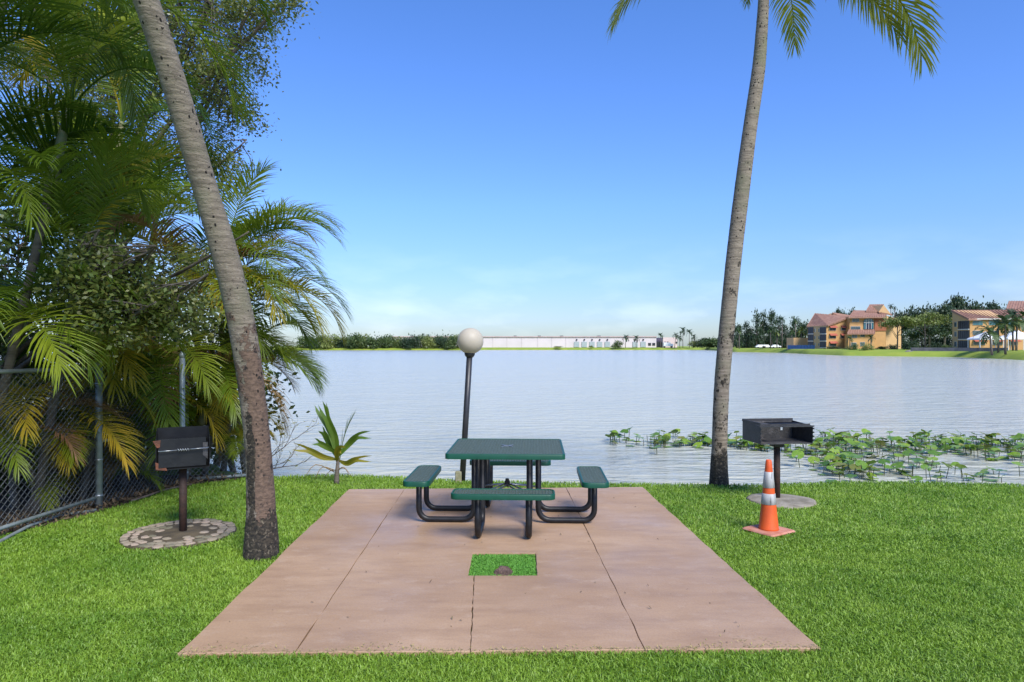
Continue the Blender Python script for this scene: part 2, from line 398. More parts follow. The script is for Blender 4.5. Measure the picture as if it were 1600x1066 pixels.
panel(wig(sh(jlF, gap), sh(jcF, -gap), 9) + wig(sh(jcF, -gap), sh(jcB, -gap), 10)[1:] + wig(sh(jcB, -gap), (HX0, HY0), 17, 3, .001)[1:] + wig((HX0, HY0), (HX0 + .005, HY1), 18, 8)[1:]
      + wig((HX0 + .005, HY1), (HX1, HY1), 19, 8)[1:] + wig((HX1, HY1), (HX1 - .01, HY0), 20, 8)[1:] + wig((HX1 - .01, HY0), sh(jcB, gap), 21, 8, .002)[1:] + wig(sh(jcB, gap), sh(jcF, gap), 16)[1:]
      + wig(sh(jcF, gap), sh(jrF, -gap), 13)[1:] + wig(sh(jrF, -gap), sh(jrB, -gap), 22)[1:] + wig(sh(jrB, -gap), sh(jlB, gap), 23)[1:] + wig(sh(jlB, gap), sh(jlF, gap), 24)[1:-1])

# soil under the planting on the left, lying just over the ground
LAWN_EDGE = [(-5.6, 2.0), (-5.15, 5.0), (-4.9, 6.2), (-4.84, 6.6), (-4.5, 7.55), (-4.33, 8.6), (-4.05, 9.1), (-3.75, 9.3), (-3.4, 9.6), (-3.2, 9.9)]
mb = MB(); L0 = LAWN_EDGE; n = len(L0)
mb.add([(x, y, .006) for x, y in L0] + [(-16, y, .006) for x, y in L0[:-1]] + [(-16, 12, .006), (-3.6, 9.75, .004)],
       [(i, i + 1, n + i + 1, n + i) for i in range(n - 2)])
tag(mb.build('soil_bed', M_soil), kind='structure')
def edge_x(y): return np.interp(y, [p[1] for p in L0], [p[0] for p in L0])

# ------------------------------------------------------------------ grass blades
PADS = []                                  # (x, y, rx, ry)
PAD1 = at(281, 836); PAD2 = at(1221, 783)
PADS.append((PAD1.x, PAD1.y, .52, .52)); PADS.append((PAD2.x, PAD2.y, .40, .40))
slabq = np.array([FL, FR, BR, BL])
def in_quad(x, y, q, grow=0):
    ok = np.ones(len(x), bool)
    for i in range(4):
        a, b = q[i], q[(i + 1) % 4]; e = b - a; l = np.hypot(*e)
        ok &= ((x - a[0]) * (-e[1] / l) + (y - a[1]) * (e[0] / l)) > -grow
    return ok
def blades(x, y, hgt, wid, z0=0.0):
    n = len(x); az = rng.uniform(0, 2 * np.pi, n); lean = rng.uniform(.3, 1.35, n) * hgt
    dx, dy = np.cos(az), np.sin(az); yaw = rng.uniform(0, 2 * np.pi, n)
    sx, sy = np.cos(yaw) * wid / 2, np.sin(yaw) * wid / 2
    z = np.zeros(n) + z0
    P = np.empty((n, 5, 3), np.float32)
    P[:, 0] = np.stack([x - sx, y - sy, z - .005], 1); P[:, 1] = np.stack([x + sx, y + sy, z - .005], 1)
    mxx, myy = x + dx * lean * .3, y + dy * lean * .3
    P[:, 2] = np.stack([mxx + sx * .9, myy + sy * .9, z + hgt * .6], 1); P[:, 3] = np.stack([mxx - sx * .9, myy - sy * .9, z + hgt * .6], 1)
    P[:, 4] = np.stack([x + dx * lean, y + dy * lean, z + hgt * (1 - .25 * (lean / hgt))], 1)
    base = np.arange(n)[:, None] * 5
    return P.reshape(-1, 3), base + np.array([[0, 1, 2, 3]]), base + np.array([[3, 2, 4]])
def sample(n, y0, y1):
    y = np.sqrt(rng.uniform(y0 ** 2, y1 ** 2, n)); x = rng.uniform(-1, 1, n) * (.79 * y + .25); return x, y
xs, ys = [], []
for n_, y0, y1 in ((150000, 2.9, 4.6), (150000, 4.6, 6.6), (130000, 6.6, 9.9)):
    x, y = sample(n_, y0, y1); xs.append(x); ys.append(y)
x, y = np.concatenate(xs), np.concatenate(ys)
pxs = 800 + F * x / y
keep = ~in_quad(x, y, slabq, -.012)
keep &= x > edge_x(y) + rng.normal(0, .03, len(x))
keep &= y < np.interp(pxs, [p for p, _ in NEAR], [d for _, d in NEAR]) + rng.uniform(0, .14, len(x))
for (a, b, rx, ry) in PADS:
    keep &= ((x - a) / rx) ** 2 + ((y - b) / ry) ** 2 > 1 + rng.uniform(-.06, .12, len(x))
x, y = x[keep], y[keep]
zb = np.where(y > np.interp(800 + F * x / y, [p for p, _ in NEAR], [d for _, d in NEAR]) - .05, -.05, 0)
def patchy(x, y, s, o=0.0):
    return np.array([mnoise.noise((a * s + o, b * s, .3)) for a, b in zip(x, y)])
pn = patchy(x, y, 1.1); pn2 = patchy(x, y, 5, 9)
hg = rng.uniform(.022, .044, len(x)) * (1 + .22 * pn2)
Vb, Q, T = blades(x, y, hg, rng.uniform(.004, .0075, len(x)) * np.where(y > 6, 1.35, 1.0), zb)
me = np_mesh('lawn_grass', Vb, [Q, T])
tv = np.clip(.42 + .55 * pn + .5 * pn2 + rng.normal(0, .22, len(x)), 0, 1)
at_ = me.attributes.new('tint', 'FLOAT', 'POINT'); at_.data.foreach_set('value', np.repeat(tv, 5).astype(np.float32))
tag(obj('lawn_grass', me, M_blade), 'short bright green lawn grass round the concrete patio', 'grass', kind='stuff')
n_ = 9000
x, y = rng.uniform(HX0 + .005, HX1 - .012, n_), rng.uniform(HY0 + .004, HY1 - .006, n_)
DIRT = at(787, 893)
k = ((x - DIRT.x) / .07) ** 2 + ((y - DIRT.y) / .09) ** 2 > 1; x, y = x[k], y[k]
Vb, Q, T = blades(x, y, rng.uniform(.012, .026, len(x)), rng.uniform(.004, .007, len(x)), .008)
b_ = MB(); b_.add([(HX0 - .03, HY0 - .03, .006), (HX1 + .03, HY0 - .03, .006), (HX1 + .03, HY1 + .03, .006), (HX0 - .03, HY1 + .03, .006)], [(0, 1, 2, 3)]); tag(b_.build('turf_ground', M_ground), kind='structure')
me = np_mesh('turf_patch', Vb, [Q, T]); at_ = me.attributes.new('tint', 'FLOAT', 'POINT')
at_.data.foreach_set('value', np.repeat(np.clip(rng.normal(.4, .3, len(x)), 0, 1), 5).astype(np.float32))
tag(obj('turf_patch', me, M_patch), 'square patch of green turf in the patio cut-out', 'grass', kind='stuff')
# the clod of dirt in it
mb = MB(); rr = random.Random(3); rings = []
for i, (rad, z) in enumerate(((.085, -.02), (.08, .01), (.062, .04), (.04, .058), (.012, .066))):
    rings.append([Vector((rad * math.cos(a) * rr.uniform(.8, 1.15), rad * 1.2 * math.sin(a) * rr.uniform(.8, 1.15), z + rr.uniform(-.006, .006))) for a in [2 * math.pi * j / 12 for j in range(12)]])
mb.loft(rings)
tag(mb.build('dirt_clod', M_dirt, loc=(DIRT.x, HY0 + .11, 0)), 'small brown clod of dirt in the square turf patch', 'dirt clod')

# ------------------------------------------------------------------ picnic table
def picnic_table():
    t = tag(empty('picnic_table', (-.05, 7.16, ZS), R(-2)), 'square dark green lattice picnic table with four attached benches on black legs', 'picnic table')
    def rrect(hx, hy, r, z, n=6):
        out = []
        for cx, cy, a0 in ((hx - r, hy - r, 0), (-hx + r, hy - r, 90), (-hx + r, -hy + r, 180), (hx - r, -hy + r, 270)):
            for i in range(n + 1):
                a = R(a0 + 90 * i / n); out.append(Vector((cx + r * math.cos(a), cy + r * math.sin(a), z)))
        return out
    def lattice_top(hx, hy, r, z, th, name, par, c=(0, 0), pitch=.030, rz=0):
        m = MB()                                          # rolled rim: outer wall, bevels, inner wall
        pr = [(0, -th), (.0, -.008), (-.003, -.003), (-.008, 0), (-.02, 0), (-.024, -.006), (-.024, -th), (0, -th)]
        rings = [rrect(hx + o, hy + o, max(r + o, .01), zz) for o, zz in pr]
        m.loft(rings, caps=False)
        top = m.build(name, M_green, par, True, (c[0], c[1], z)); top.rotation_euler.z = rz
        l = MB(); hx2, hy2 = hx - .02, hy - .02
        def lim(v, a, b, rad):
            k = a - rad
            return b if abs(v) <= k else b - rad + math.sqrt(max(rad * rad - (abs(v) - k) ** 2, 0))
        nx = int(2 * hx2 / pitch); ny = int(2 * hy2 / pitch); rad = max(r - .02, .005)
        for i in range(1, nx):
            v = -hx2 + i * 2 * hx2 / nx; e = lim(v, hx2, hy2, rad); l.box((v, 0, -.009), (.0075, 2 * e, .008))
        for i in range(1, ny):
            v = -hy2 + i * 2 * hy2 / ny; e = lim(v, hy2, hx2, rad); l.box((0, v, -.0068), (2 * e, .0075, .008))
        tag(l.build('lattice', M_mesh, top), kind='stuff')
        return top
    top = lattice_top(.585, .56, .05, .745, .052, 'tabletop', t)
    # umbrella plate in the middle
    m = MB(); 
    for k in range(4):
        a = R(45 + 90 * k); m.box((.05 * math.cos(a), .05 * math.sin(a), .001), (.07, .014, .006), rz=a)
    m.lathe([(.032, -.004), (.032, .004), (.022, .006), (.022, -.004)], n=16)
    m.build('umbrella_plate', M_steel, top)
    for k in range(4):
        a = R(90 * k)
        c, s_ = math.cos(a), math.sin(a)
        off = .885
        lattice_top(.135, .475, .07, .455, .05, 'seat', t, (off * c, off * s_), .030, a)
        for q in (-.235, .235):
            # tube: down from the table top, along the ground, up to the seat
            prof = [(.325, .70), (.325, .16)] + [(.325 + .12 * (1 - math.cos(R(u))), .15 - .12 * math.sin(R(u))) for u in (15, 30, 45, 60, 75, 90)] \
                 + [(.78, .03)] + [(.78 + .11 * math.sin(R(u)), .03 + .11 * (1 - math.cos(R(u)))) for u in (15, 30, 45, 60, 75, 90)] + [(.89, .42)]
            m = MB(); m.tube([(x_ * c - q * s_, x_ * s_ + q * c, z_) for x_, z_ in prof], .0295, 12)
            m.build('leg', M_tube, t, True)
        m = MB(); m.box((off * c, off * s_, .415), (.06, .52, .012), rz=a); m.box((.32 * c, .32 * s_, .693), (.05, .54, .012), rz=a)
        m.build('seat_bracket', M_tube, t)
        m = MB()
        for q in (-.235, .235):
            m.tube([(.03 * c, .03 * s_, .345), (.32 * c - q * s_, .32 * s_ + q * c, .27)], .0085, 8)
        m.build('brace_rod', M_steel, t, True)
    m = MB(); m.box((0, 0, .35), (.055, .055, .06), bev=.006); m.lathe([(.02, .38), (.02, .4), (.008, .405)], n=10)
    m.build('brace_hub', M_tube, t)
picnic_table()

# ------------------------------------------------------------------ globe lamp, concrete stub
lb = at(722, 753); gl = ad(735, 533, lb.y)
lamp = tag(empty('globe_lamp', (lb.x, lb.y, -.02)), 'leaning dark lamp post with white globe behind the picnic table', 'lamp')
tipv = gl - Vector((lb.x, lb.y, -.02)); dirv = tipv.normalized(); neck = tipv - dirv * .17
m = MB(); m.tube([dirv * (-.15), neck * .5, neck], .040, 14); m.build('post', M_bronze, lamp, True)
m = MB(); m.tube([neck - dirv * .05, neck - dirv * .03, neck - dirv * .005, neck + dirv * .012], [.045, .062, .072, .07], 16); m.build('collar', M_bronze, lamp, True)
m = MB(); m.lathe([(max(.176 * math.sin(R(a)), .001), -.176 * math.cos(R(a))) for a in range(0, 181, 9)], n=32)
gme = m.build('globe', M_globe, lamp, True, tuple(tipv))
m = MB(); p = at(717, 752); m.box((0, 0, .06), (.085, .085, .17), bev=.008)
tag(m.build('concrete_stub', M_stub, loc=(p.x, p.y - .06, 0)), 'short mossy concrete block at the foot of the lamp post', 'block')

# ------------------------------------------------------------------ grills and their pads
def cobbles():
    root = tag(empty('cobble_pad', (PAD1.x, PAD1.y, 0)), 'round pad of pale mossy cobblestones under the left grill', 'stone pad')
    m = MB(); m.lathe([(.50, -.03), (.51, .012), (.49, .024), (.02, .03)], n=40); m.build('mortar_bed', M_mortar, root, True)
    rr = random.Random(5); meshes = []
    for k in range(7):
        n = rr.choice((6, 7, 8)); b = MB(); base = [(math.cos(2 * math.pi * (j + rr.uniform(-.25, .25)) / n) * rr.uniform(.8, 1.1), math.sin(2 * math.pi * (j + rr.uniform(-.25, .25)) / n) * rr.uniform(.62, .85)) for j in range(n)]
        b.loft([[Vector((x_, y_, -.6)) for x_, y_ in base], [Vector((x_, y_, .2)) for x_, y_ in base], [Vector((x_ * .8, y_ * .8, .42)) for x_, y_ in base], [Vector((x_ * .3, y_ * .3, .5)) for x_, y_ in base]])
        meshes.append(b.mesh('cobble', True))
    for ring, (rad, cnt) in enumerate(((.465, 34), (.385, 28), (.305, 22), (.225, 15))):
        for j in range(cnt):
            if ring >= 2 and rr.random() < (.45 if ring == 2 else .7): continue
            a = 2 * math.pi * (j + rr.uniform(-.2, .2)) / cnt; r_ = rad + rr.uniform(-.012, .012)
            o = obj('cobble', rr.choice(meshes), M_cobble, root, (r_ * math.cos(a), r_ * math.sin(a), .024), (rr.uniform(-.1, .1), rr.uniform(-.1, .1), a + math.pi / 2 + rr.uniform(-.3, .3)))
            s_ = rr.uniform(.044, .058); o.scale = (s_, s_ * 1.05, .022)
cobbles()
m = MB(); rr = random.Random(9)
prof = []
for rad, z in ((.37, -.03), (.385, .006), (.36, .016), (.2, .02), (.02, .022)):
    prof.append([Vector((rad * math.cos(a) * (1 + .05 * math.sin(3 * a + 1) + .03 * math.sin(7 * a)), rad * math.sin(a) * (1 + .05 * math.sin(3 * a + 1)), z)) for a in [2 * math.pi * j / 40 for j in range(40)]])
m.loft(prof)
tag(m.build('grill_pad', M_pad, smooth=True, loc=(PAD2.x, PAD2.y, 0)), 'worn grey concrete pad under the right grill', 'concrete pad')

def plate(mb_, pts, n_, th=.006):
    mb_.extrude(pts, Vector(n_) * th)
def grill_near():
    b = at(286, 834)
    g_ = tag(empty('park_grill', (b.x, b.y, 0), R(26)), 'black charcoal grill with rusty corner standing on the cobblestone pad', 'grill')
    m = MB(); m.tube([(0, 0, .0), (0, 0, .67)], .035, 14); m.build('post', M_rust, g_, True)
    W, D, Z0, ZF, ZB = .225, .17, .665, .955, 1.02
    # open box: back, sides with sloped top, floor
    m = MB(); m.box((0, D, (Z0 + ZB) / 2), (2 * W, .007, ZB - Z0)); m.build('back_wall', M_soot, g_)
    for s_ in (-1, 1):
        m = MB(); m.extrude([(s_ * W, -D, Z0), (s_ * W, D, Z0), (s_ * W, D, ZB), (s_ * W, -D, ZF)], (s_ * .007, 0, 0)); m.build('side_wall', M_soot, g_)
    m = MB(); m.box((0, 0, Z0 - .004), (2 * W + .02, 2 * D + .02, .008)); m.build('floor_plate', M_soot, g_)
    # front flap, leaning out, with coil handle rod
    fl = MB(); fl.box((-.005, -D - .012, .815), (2 * W - .045, .008, .265), rx=R(-3)); flo = fl.build('front_flap', M_soot, g_)
    m = MB(); y_ = -D - .05; m.tube([(-W + .02, y_, .84), (-.05, y_, .843)], .0045, 8); m.tube([(.05, y_, .846), (W - .01, y_, .85)], .0045, 8)
    pts = [(-.05 + .1 * i / 48, y_ + .011 * math.cos(i * 2 * math.pi / 10), .8445 + .011 * math.sin(i * 2 * math.pi / 10)) for i in range(49)]
    m.tube(pts, .0035, 6); m.tube([(-W + .02, y_, .84), (-W + .02, -D, .84)], .0045, 6); m.tube([(W - .01, y_, .85), (W - .01, -D, .85)], .0045, 6)
    m.build('handle_rod', M_steel, flo, True)
    m = MB(); m.extrude([(W - .055, -D - .022, .78), (W - .012, -D - .022, .74), (W - .012, -D - .022, .90), (W - .055, -D - .022, .90)], (0, .004, 0)); m.build('notch_plate', M_ash, g_)
    m = MB(); m.extrude([(-W - .03, -D - .02, .935), (-W + .035, -D - .02, .94), (-W + .03, -D - .02, .875), (-W + .005, -D - .02, .87)], (0, .008, 0))
    tag(m.build('corner_tab', M_rustbright, g_), 'rusty bent corner tab')
    m = MB(); m.extrude([(-W - .004, -D - .018, .665), (-W + .09, -D - .018, .652), (-W + .075, -D - .018, .70), (-W - .008, -D - .018, .735)], (0, .007, 0))
    tag(m.build('rusted_patch', M_rustbright, g_), 'rusted lower left corner')
    m = MB()
    for i in range(9): m.tube([(-W + .03 + i * .048, -D + .02, .90), (-W + .03 + i * .048, D - .02, .905)], .005, 6)
    m.tube([(-W + .01, -D + .03, .895), (W - .01, -D + .03, .895)], .006, 6); m.tube([(-W + .01, D - .03, .90), (W - .01, D - .03, .90)], .006, 6)
    m.build('grate', M_soot, g_, True)
grill_near()
def grill_far():
    b = at(1214, 780)
    g_ = tag(empty('park_grill', (b.x, b.y, 0), R(7)), 'ash grey open-fronted charcoal grill on a rusty post by the lake', 'grill')
    m = MB(); m.tube([(0, 0, 0), (0, 0, .68)], .037, 14); m.build('post', M_rust, g_, True)
    m = MB(); m.box((0, 0, .655), (.13, .13, .06), bev=.01); m.build('socket', M_iron, g_)
    W, D, Z0, Z1 = .315, .225, .69, .91
    m = MB(); m.box((0, 0, Z0), (2 * W, 2 * D, .008)); m.build('floor_plate', M_ash, g_)
    # back wall pieces round a ragged hole
    m = MB(); hx0, hx1, hz0, hz1 = .165, .195, .79, .89
    m.box(((-W + hx0) / 2, D, .80), (hx0 + W, .008, .22)); m.box(((hx1 + W) / 2, D, .80), (W - hx1, .008, .22))
    m.box(((hx0 + hx1) / 2, D, (Z0 + hz0) / 2), (hx1 - hx0, .008, hz0 - Z0)); m.box(((hx0 + hx1) / 2, D, (hz1 + .91) / 2), (hx1 - hx0, .008, .91 - hz1))
    m.build('back_wall', M_ash, g_)
    for s_ in (-1, 1):
        m = MB(); m.extrude([(s_ * W, -D, Z0), (s_ * W, D, Z0), (s_ * W, D, Z1), (s_ * W, -D, Z1 - .015)], (s_ * .008, 0, 0)); sw = m.build('side_wall', M_iron, g_)
        m = MB()
        for i in range(4): m.box((s_ * (W + .004), -D - .012, .73 + i * .045), (.012, .03, .014))
        m.build('height_notch', M_iron, sw)
    m = MB(); m.box((0, -D + .05, Z1 - .01), (2 * W, .006, .03)); m.box((0, -D, Z1 - .02), (2 * W + .04, .02, .014)); m.build('front_bar', M_iron, g_)
    m = MB(); m.box((-.19, -.02, Z1 - .022), (.24, .40, .006)); m.build('griddle_plate', M_steel if False else M_ash, g_)
    m = MB()
    for i in range(14): m.tube([(-.05 + i * .027, -D + .01, Z1 - .02), (-.05 + i * .027, D - .01, Z1 - .02)], .005, 6)
    m.build('grate', M_iron, g_, True)
    m = MB(); m.box((0, D + .002, Z1 + .012), (2 * W + .02, .012, .03)); m.box((-W - .002, 0, Z1 + .008), (.012, 2 * D, .03)); m.build('top_rim', M_iron, g_)
grill_far()

# ------------------------------------------------------------------ traffic cone
p = at(1201, 832)
cone = tag(empty('traffic_cone', (p.x, p.y, .01), R(32)), 'orange traffic cone with two scuffed white bands on the lawn', 'traffic cone')
m = MB(); m.box((0, 0, .012), (.36, .36, .028), bev=.012); m.build('base', M_conebase, cone)
def crad(z): return .027 + (.094 - .027) * (1 - (z - .025) / (.70 - .025))
m = MB(); m.lathe([(.10, .022), (crad(.04), .04), (crad(.3), .3), (crad(.62), .62), (.028, .69), (.022, .70), (.014, .70), (.012, .55)], n=28); m.build('body', M_orange, cone, True)
for z0, z1 in ((.27, .375), (.43, .585)):
    m = MB(); m.lathe([(crad(z0) + .0005, z0), (crad(z0) + .003, z0 + .002), (crad(z1) + .003, z1 - .002), (crad(z1) + .0005, z1)], n=28)
    m.build('reflective_band', M_reflect, cone, True)

# ------------------------------------------------------------------ palm fronds
def frond_mesh(name, L, p0, bend, nleaf, ll, seed, wid=.03, vee=.35, droop=.5, stalk=.18, segs=3, rach=.014, fan=62, twist=0.0, fold=True):
    """one feather leaf: rachis from the origin towards +X starting at pitch p0 (deg) and bending down by bend (deg)"""
    rr = random.Random(seed); V, Fq = [], []
    N = 24; pts = []; pos = Vector((0, 0, 0)); yaw = 0
    for i in range(N + 1):
        t = i / N; a = R(p0 - bend * t ** 1.25); yaw = twist * t * t
        tan = Vector((math.cos(a) * math.cos(yaw), math.cos(a) * math.sin(yaw), math.sin(a)))
        pts.append((pos.copy(), tan)); pos = pos + tan * (L / N)
    mb_ = MB(); mb_.tube([p_ for p_, _ in pts], [max(rach * (1 - .85 * i / N), .002) for i in range(N + 1)], 5)
    V += mb_.v; Fq += mb_.f
    for side in (-1, 1):
        for k in range(nleaf):
            t = stalk + (1 - stalk) * (k + rr.uniform(.1, .9)) / nleaf
            i = min(int(t * N), N - 1); f_ = t * N - i
            p_ = pts[i][0].lerp(pts[i + 1][0], f_); tan = pts[i][1]
            sd = tan.cross(Vector((0, 0, 1)));
            sd = sd.normalized() if sd.length > .05 else Vector((0, 1, 0))
            up = sd.cross(tan).normalized(); u = (t - stalk) / (1 - stalk)
            ang = R(fan * (1 - u) ** .8 + 14 + rr.uniform(-7, 7))
            ve = vee + rr.uniform(-.15, .15)
            d = (tan * math.cos(ang) + sd * side * math.sin(ang) + up * ve * math.sin(ang)).normalized()
            le = ll * (.45 + .75 * math.sin(math.pi * min(max(.12 + .80 * u, 0), 1))) * rr.uniform(.82, 1.1)
            w_ = wid * rr.uniform(.8, 1.15) * (.75 + .4 * math.sin(math.pi * u))
            q = p_.copy(); dd = d.copy(); prev = None; dr = droop * rr.uniform(.6, 1.4)
            for s_ in range(segs + 1):
                v_ = s_ / segs; ww = w_ * (.55, 1, .8, .45, .05)[s_] if segs == 4 else w_ * (.6, 1, .7, .04)[s_] if segs == 3 else w_ * (.8, 1, .05)[s_]
                wd = dd.cross(up).normalized() if dd.cross(up).length > .1 else sd
                nn = wd.cross(dd).normalized()
                if fold: row = [q - wd * ww / 2 + nn * ww * .22, q, q + wd * ww / 2 + nn * ww * .22]
                else: row = [q - wd * ww / 2, q + wd * ww / 2]
                b = len(V); V += [tuple(r_) for r_ in row]
                if prev is not None:
                    for c_ in range(len(row) - 1): Fq.append((prev + c_, prev + c_ + 1, b + c_ + 1, b + c_))
                prev = b
                q = q + dd * (le / segs); dd = (dd + Vector((0, 0, -1)) * dr * (.35 + .5 * v_)).normalized()
    me_ = bpy.data.meshes.new(name); me_.from_pydata(V, [], Fq); me_.update(); return me_
# areca fronds by habit (pitch baked in so that gravity stays true), four kinds x three seeds
AR = {}
for kind, p0, bend in (('up', 80, 62), ('mid', 62, 105), ('low', 35, 110), ('hang', 5, 82)):
    AR[kind] = [frond_mesh('areca_frond', 1.75 + .25 * s_, p0 + 6 * s_, bend + 10 * (s_ - 1), 54, .50, 100 + s_ + len(AR) * 7, wid=.021, vee=.45, droop=.42 + .1 * s_, stalk=.2, twist=(-.3, .2, .5)[s_]) for s_ in range(3)]
CO = {}
for kind, p0, bend in (('up', 70, 70), ('mid', 40, 95), ('low', 15, 80), ('hang', -15, 60)):
    CO[kind] = [frond_mesh('coconut_frond', 3.0, p0, bend + 12 * s_, 58, .62, 200 + s_ + len(CO) * 5, wid=.034, vee=.1, droop=.75, stalk=.14, rach=.025, twist=(-.25, .3)[s_]) for s_ in range(2)]

def palm_clump(label, group, base, crowns, seed, cat='palm'):
    """areca clump: crowns = (top point, n fronds, scale, kinds, greens, spread centre in deg or None, spread)"""
    rr = random.Random(seed); root = tag(empty('areca_palm', base), label, cat, group); B = Vector(base)
    for (top, nf, sc, kinds, mats, az0, spread) in crowns:
        T = Vector(top) - B; foot = Vector((rr.uniform(-.25, .25) + T.x * .35, rr.uniform(-.25, .25) + T.y * .35, -.05))
        if T.z > .5:
            bow = Vector((rr.uniform(-.2, .2), rr.uniform(-.2, .2), 0))
            path = smooth_path([foot, foot.lerp(T, .35) + bow, foot.lerp(T, .72) + bow * .6, T], 22)
            rad = [.046 - .012 * i / 22 + (.004 if i % 2 else 0) for i in range(23)]
            m_ = MB(); m_.tube(path[:17], rad[:17], 8); m_.build('cane', M_caneb, root, True)
            m_ = MB(); m_.tube(path[16:], [.045, .055, .056, .05, .044, .036, .026], 8); m_.build('crownshaft', M_cane, root, True)
        for j in range(nf):
            az = (rr.uniform(0, 360) if az0 is None else az0 + spread * ((j + .5) / nf * 2 - 1) + rr.uniform(-14, 14))
            o = obj('frond', rr.choice(AR[rr.choice(kinds)]), rr.choice(mats), root, T + Vector((0, 0, rr.uniform(-.12, .05))), (rr.uniform(-.25, .25), rr.uniform(-.12, .12), R(az)))
            s_ = sc * rr.uniform(.85, 1.12); o.scale = (s_, s_, s_)
    return root
G, Dk, Y, Br = M_frond, M_frondd, M_frondy, M_frondb
GA = 'feathery palms crowding behind the chain-link fence'
palm_clump('areca palm with a ringed cane leaning right and green crownshaft, upper left', GA, (-6.0, 6.9, 0),
           [(ad(108, 165, 6.8), 12, .78, ['up', 'mid', 'mid', 'low'], [G, Dk, Y, G], 0, 180)], 1)
palm_clump('tall dark areca palm filling the top left corner', GA, (-6.2, 6.2, 0),
           [(ad(20, -60, 6.2), 9, 1.05, ['mid', 'low', 'low', 'hang'], [Dk, G, Dk, Y], 0, 180), (ad(-70, 160, 6.0), 8, 1.0, ['mid', 'low', 'hang'], [Dk, G, Dk], 0, 150)], 2)
palm_clump('areca palm with upright bright fronds under the leaning cane', GA, (-5.4, 7.6, 0),
           [(ad(130, 400, 7.0), 13, .72, ['up', 'up', 'mid', 'mid'], [G, G, Y, G], 0, 180), (ad(185, 400, 9.0), 10, .9, ['up', 'mid', 'mid'], [G, G, Dk], 0, 180)], 3)
palm_clump('areca palm with broad arching fronds at the left picture edge', GA, (-5.45, 6.95, 0),
           [(ad(-15, 520, 6.9), 12, .95, ['mid', 'low', 'low', 'hang'], [G, G, Dk], -10, 120), (ad(-40, 350, 6.8), 10, 1., ['mid', 'low', 'hang'], [G, Dk, G], -10, 120)], 4)
palm_clump('areca palm with yellowing and dry drooping fronds beside the leaning trunk', GA, (-4.9, 9.6, 0),
           [(ad(300, 470, 9.4), 15, .92, ['mid', 'low', 'low', 'hang'], [Y, Y, Br, G, G], -60, 170), (ad(265, 560, 9.0), 11, .8, ['low', 'hang', 'low'], [Y, Br, G, G], -70, 130)], 5)
palm_clump('areca palm arching over the lake just right of the leaning trunk', GA, (-4.15, 10.2, -.05),
           [(ad(352, 425, 10.1), 13, .92, ['up', 'mid', 'mid', 'mid', 'low'], [G, G, G, Y], 5, 85), (ad(345, 490, 9.9), 12, .9, ['mid', 'mid', 'low', 'low'], [Dk, Dk, G, Y], -5, 75),
            (ad(360, 575, 10.0), 9, .8, ['mid', 'low', 'low'], [Dk, G, Dk], -15, 80)], 6)
palm_clump('low dark areca palm behind the fence post', GA, (-5.4, 9.0, 0),
           [(ad(170, 590, 8.8), 12, .8, ['mid', 'low', 'hang'], [Dk, G, Dk, Y], -60, 150), (ad(225, 640, 9.2), 9, .7, ['mid', 'low'], [G, Dk, Y], -80, 130)], 7)
palm_clump('young areca palm with yellow-green fronds pressed against the chain-link', GA, (-5.15, 7.9, 0),
           [(ad(85, 640, 7.75), 9, .62, ['low', 'hang', 'hang'], [Y, G, Y], -60, 110), (ad(60, 700, 7.6), 6, .5, ['low', 'mid'], [G, Dk], -60, 150)], 8)
palm_clump('areca palm with dark fronds reaching behind the leaning trunk', GA, (-5.9, 9.6, 0),
           [(ad(190, 190, 9.2), 9, 1.0, ['up', 'mid', 'mid', 'low'], [Dk, G, Y], 190, 120), (ad(245, 330, 9.8), 8, .95, ['mid', 'low', 'low'], [Dk, G, G], 190, 130)], 9)
palm_clump('small areca palm with dry fronds at the fence foot behind the left grill', GA, (-4.65, 9.35, 0),
           [(ad(320, 640, 9.3), 10, .62, ['mid', 'low', 'hang'], [G, Y, Br, Dk], -60, 150), (ad(345, 690, 9.5), 7, .45, ['mid', 'low'], [G, Y], -60, 150)], 10)

palm_clump('tangle of low palm shoots and dry fronds behind the chain-link at the left edge', GA, (-5.3, 7.5, 0),
           [(ad(25, 700, 7.4), 8, .55, ['mid', 'low', 'hang'], [Br, G, Y, Dk], -40, 160), (ad(75, 745, 7.9), 8, .42, ['up', 'mid', 'low'], [G, Y, Br], 0, 180), (ad(10, 620, 7.8), 8, .7, ['low', 'hang'], [Br, Y, Dk], -40, 150)], 11)
palm_clump('thicket of young palm shoots behind the fence right of the post', GA, (-5.0, 9.0, 0),
           [(ad(200, 700, 8.9), 10, .6, ['up', 'mid', 'low'], [G, Y, Dk], -30, 180), (ad(245, 715, 9.3), 9, .5, ['up', 'mid', 'low'], [Y, G, Br], -30, 180), (ad(175, 740, 8.5), 8, .38, ['up', 'mid', 'low'], [G, Y, Br], 0, 180)], 12)
palm_clump('dense young palm with brown and yellow fronds behind the left grill', GA, (-4.7, 9.75, 0),
           [(ad(290, 680, 9.6), 10, .6, ['mid', 'low', 'hang'], [Y, Br, G], -40, 170), (ad(335, 560, 9.7), 10, .75, ['low', 'hang', 'hang'], [Br, Y, G], -60, 150), (ad(365, 720, 9.7), 7, .35, ['up', 'mid'], [G, Dk], 0, 180)], 13)

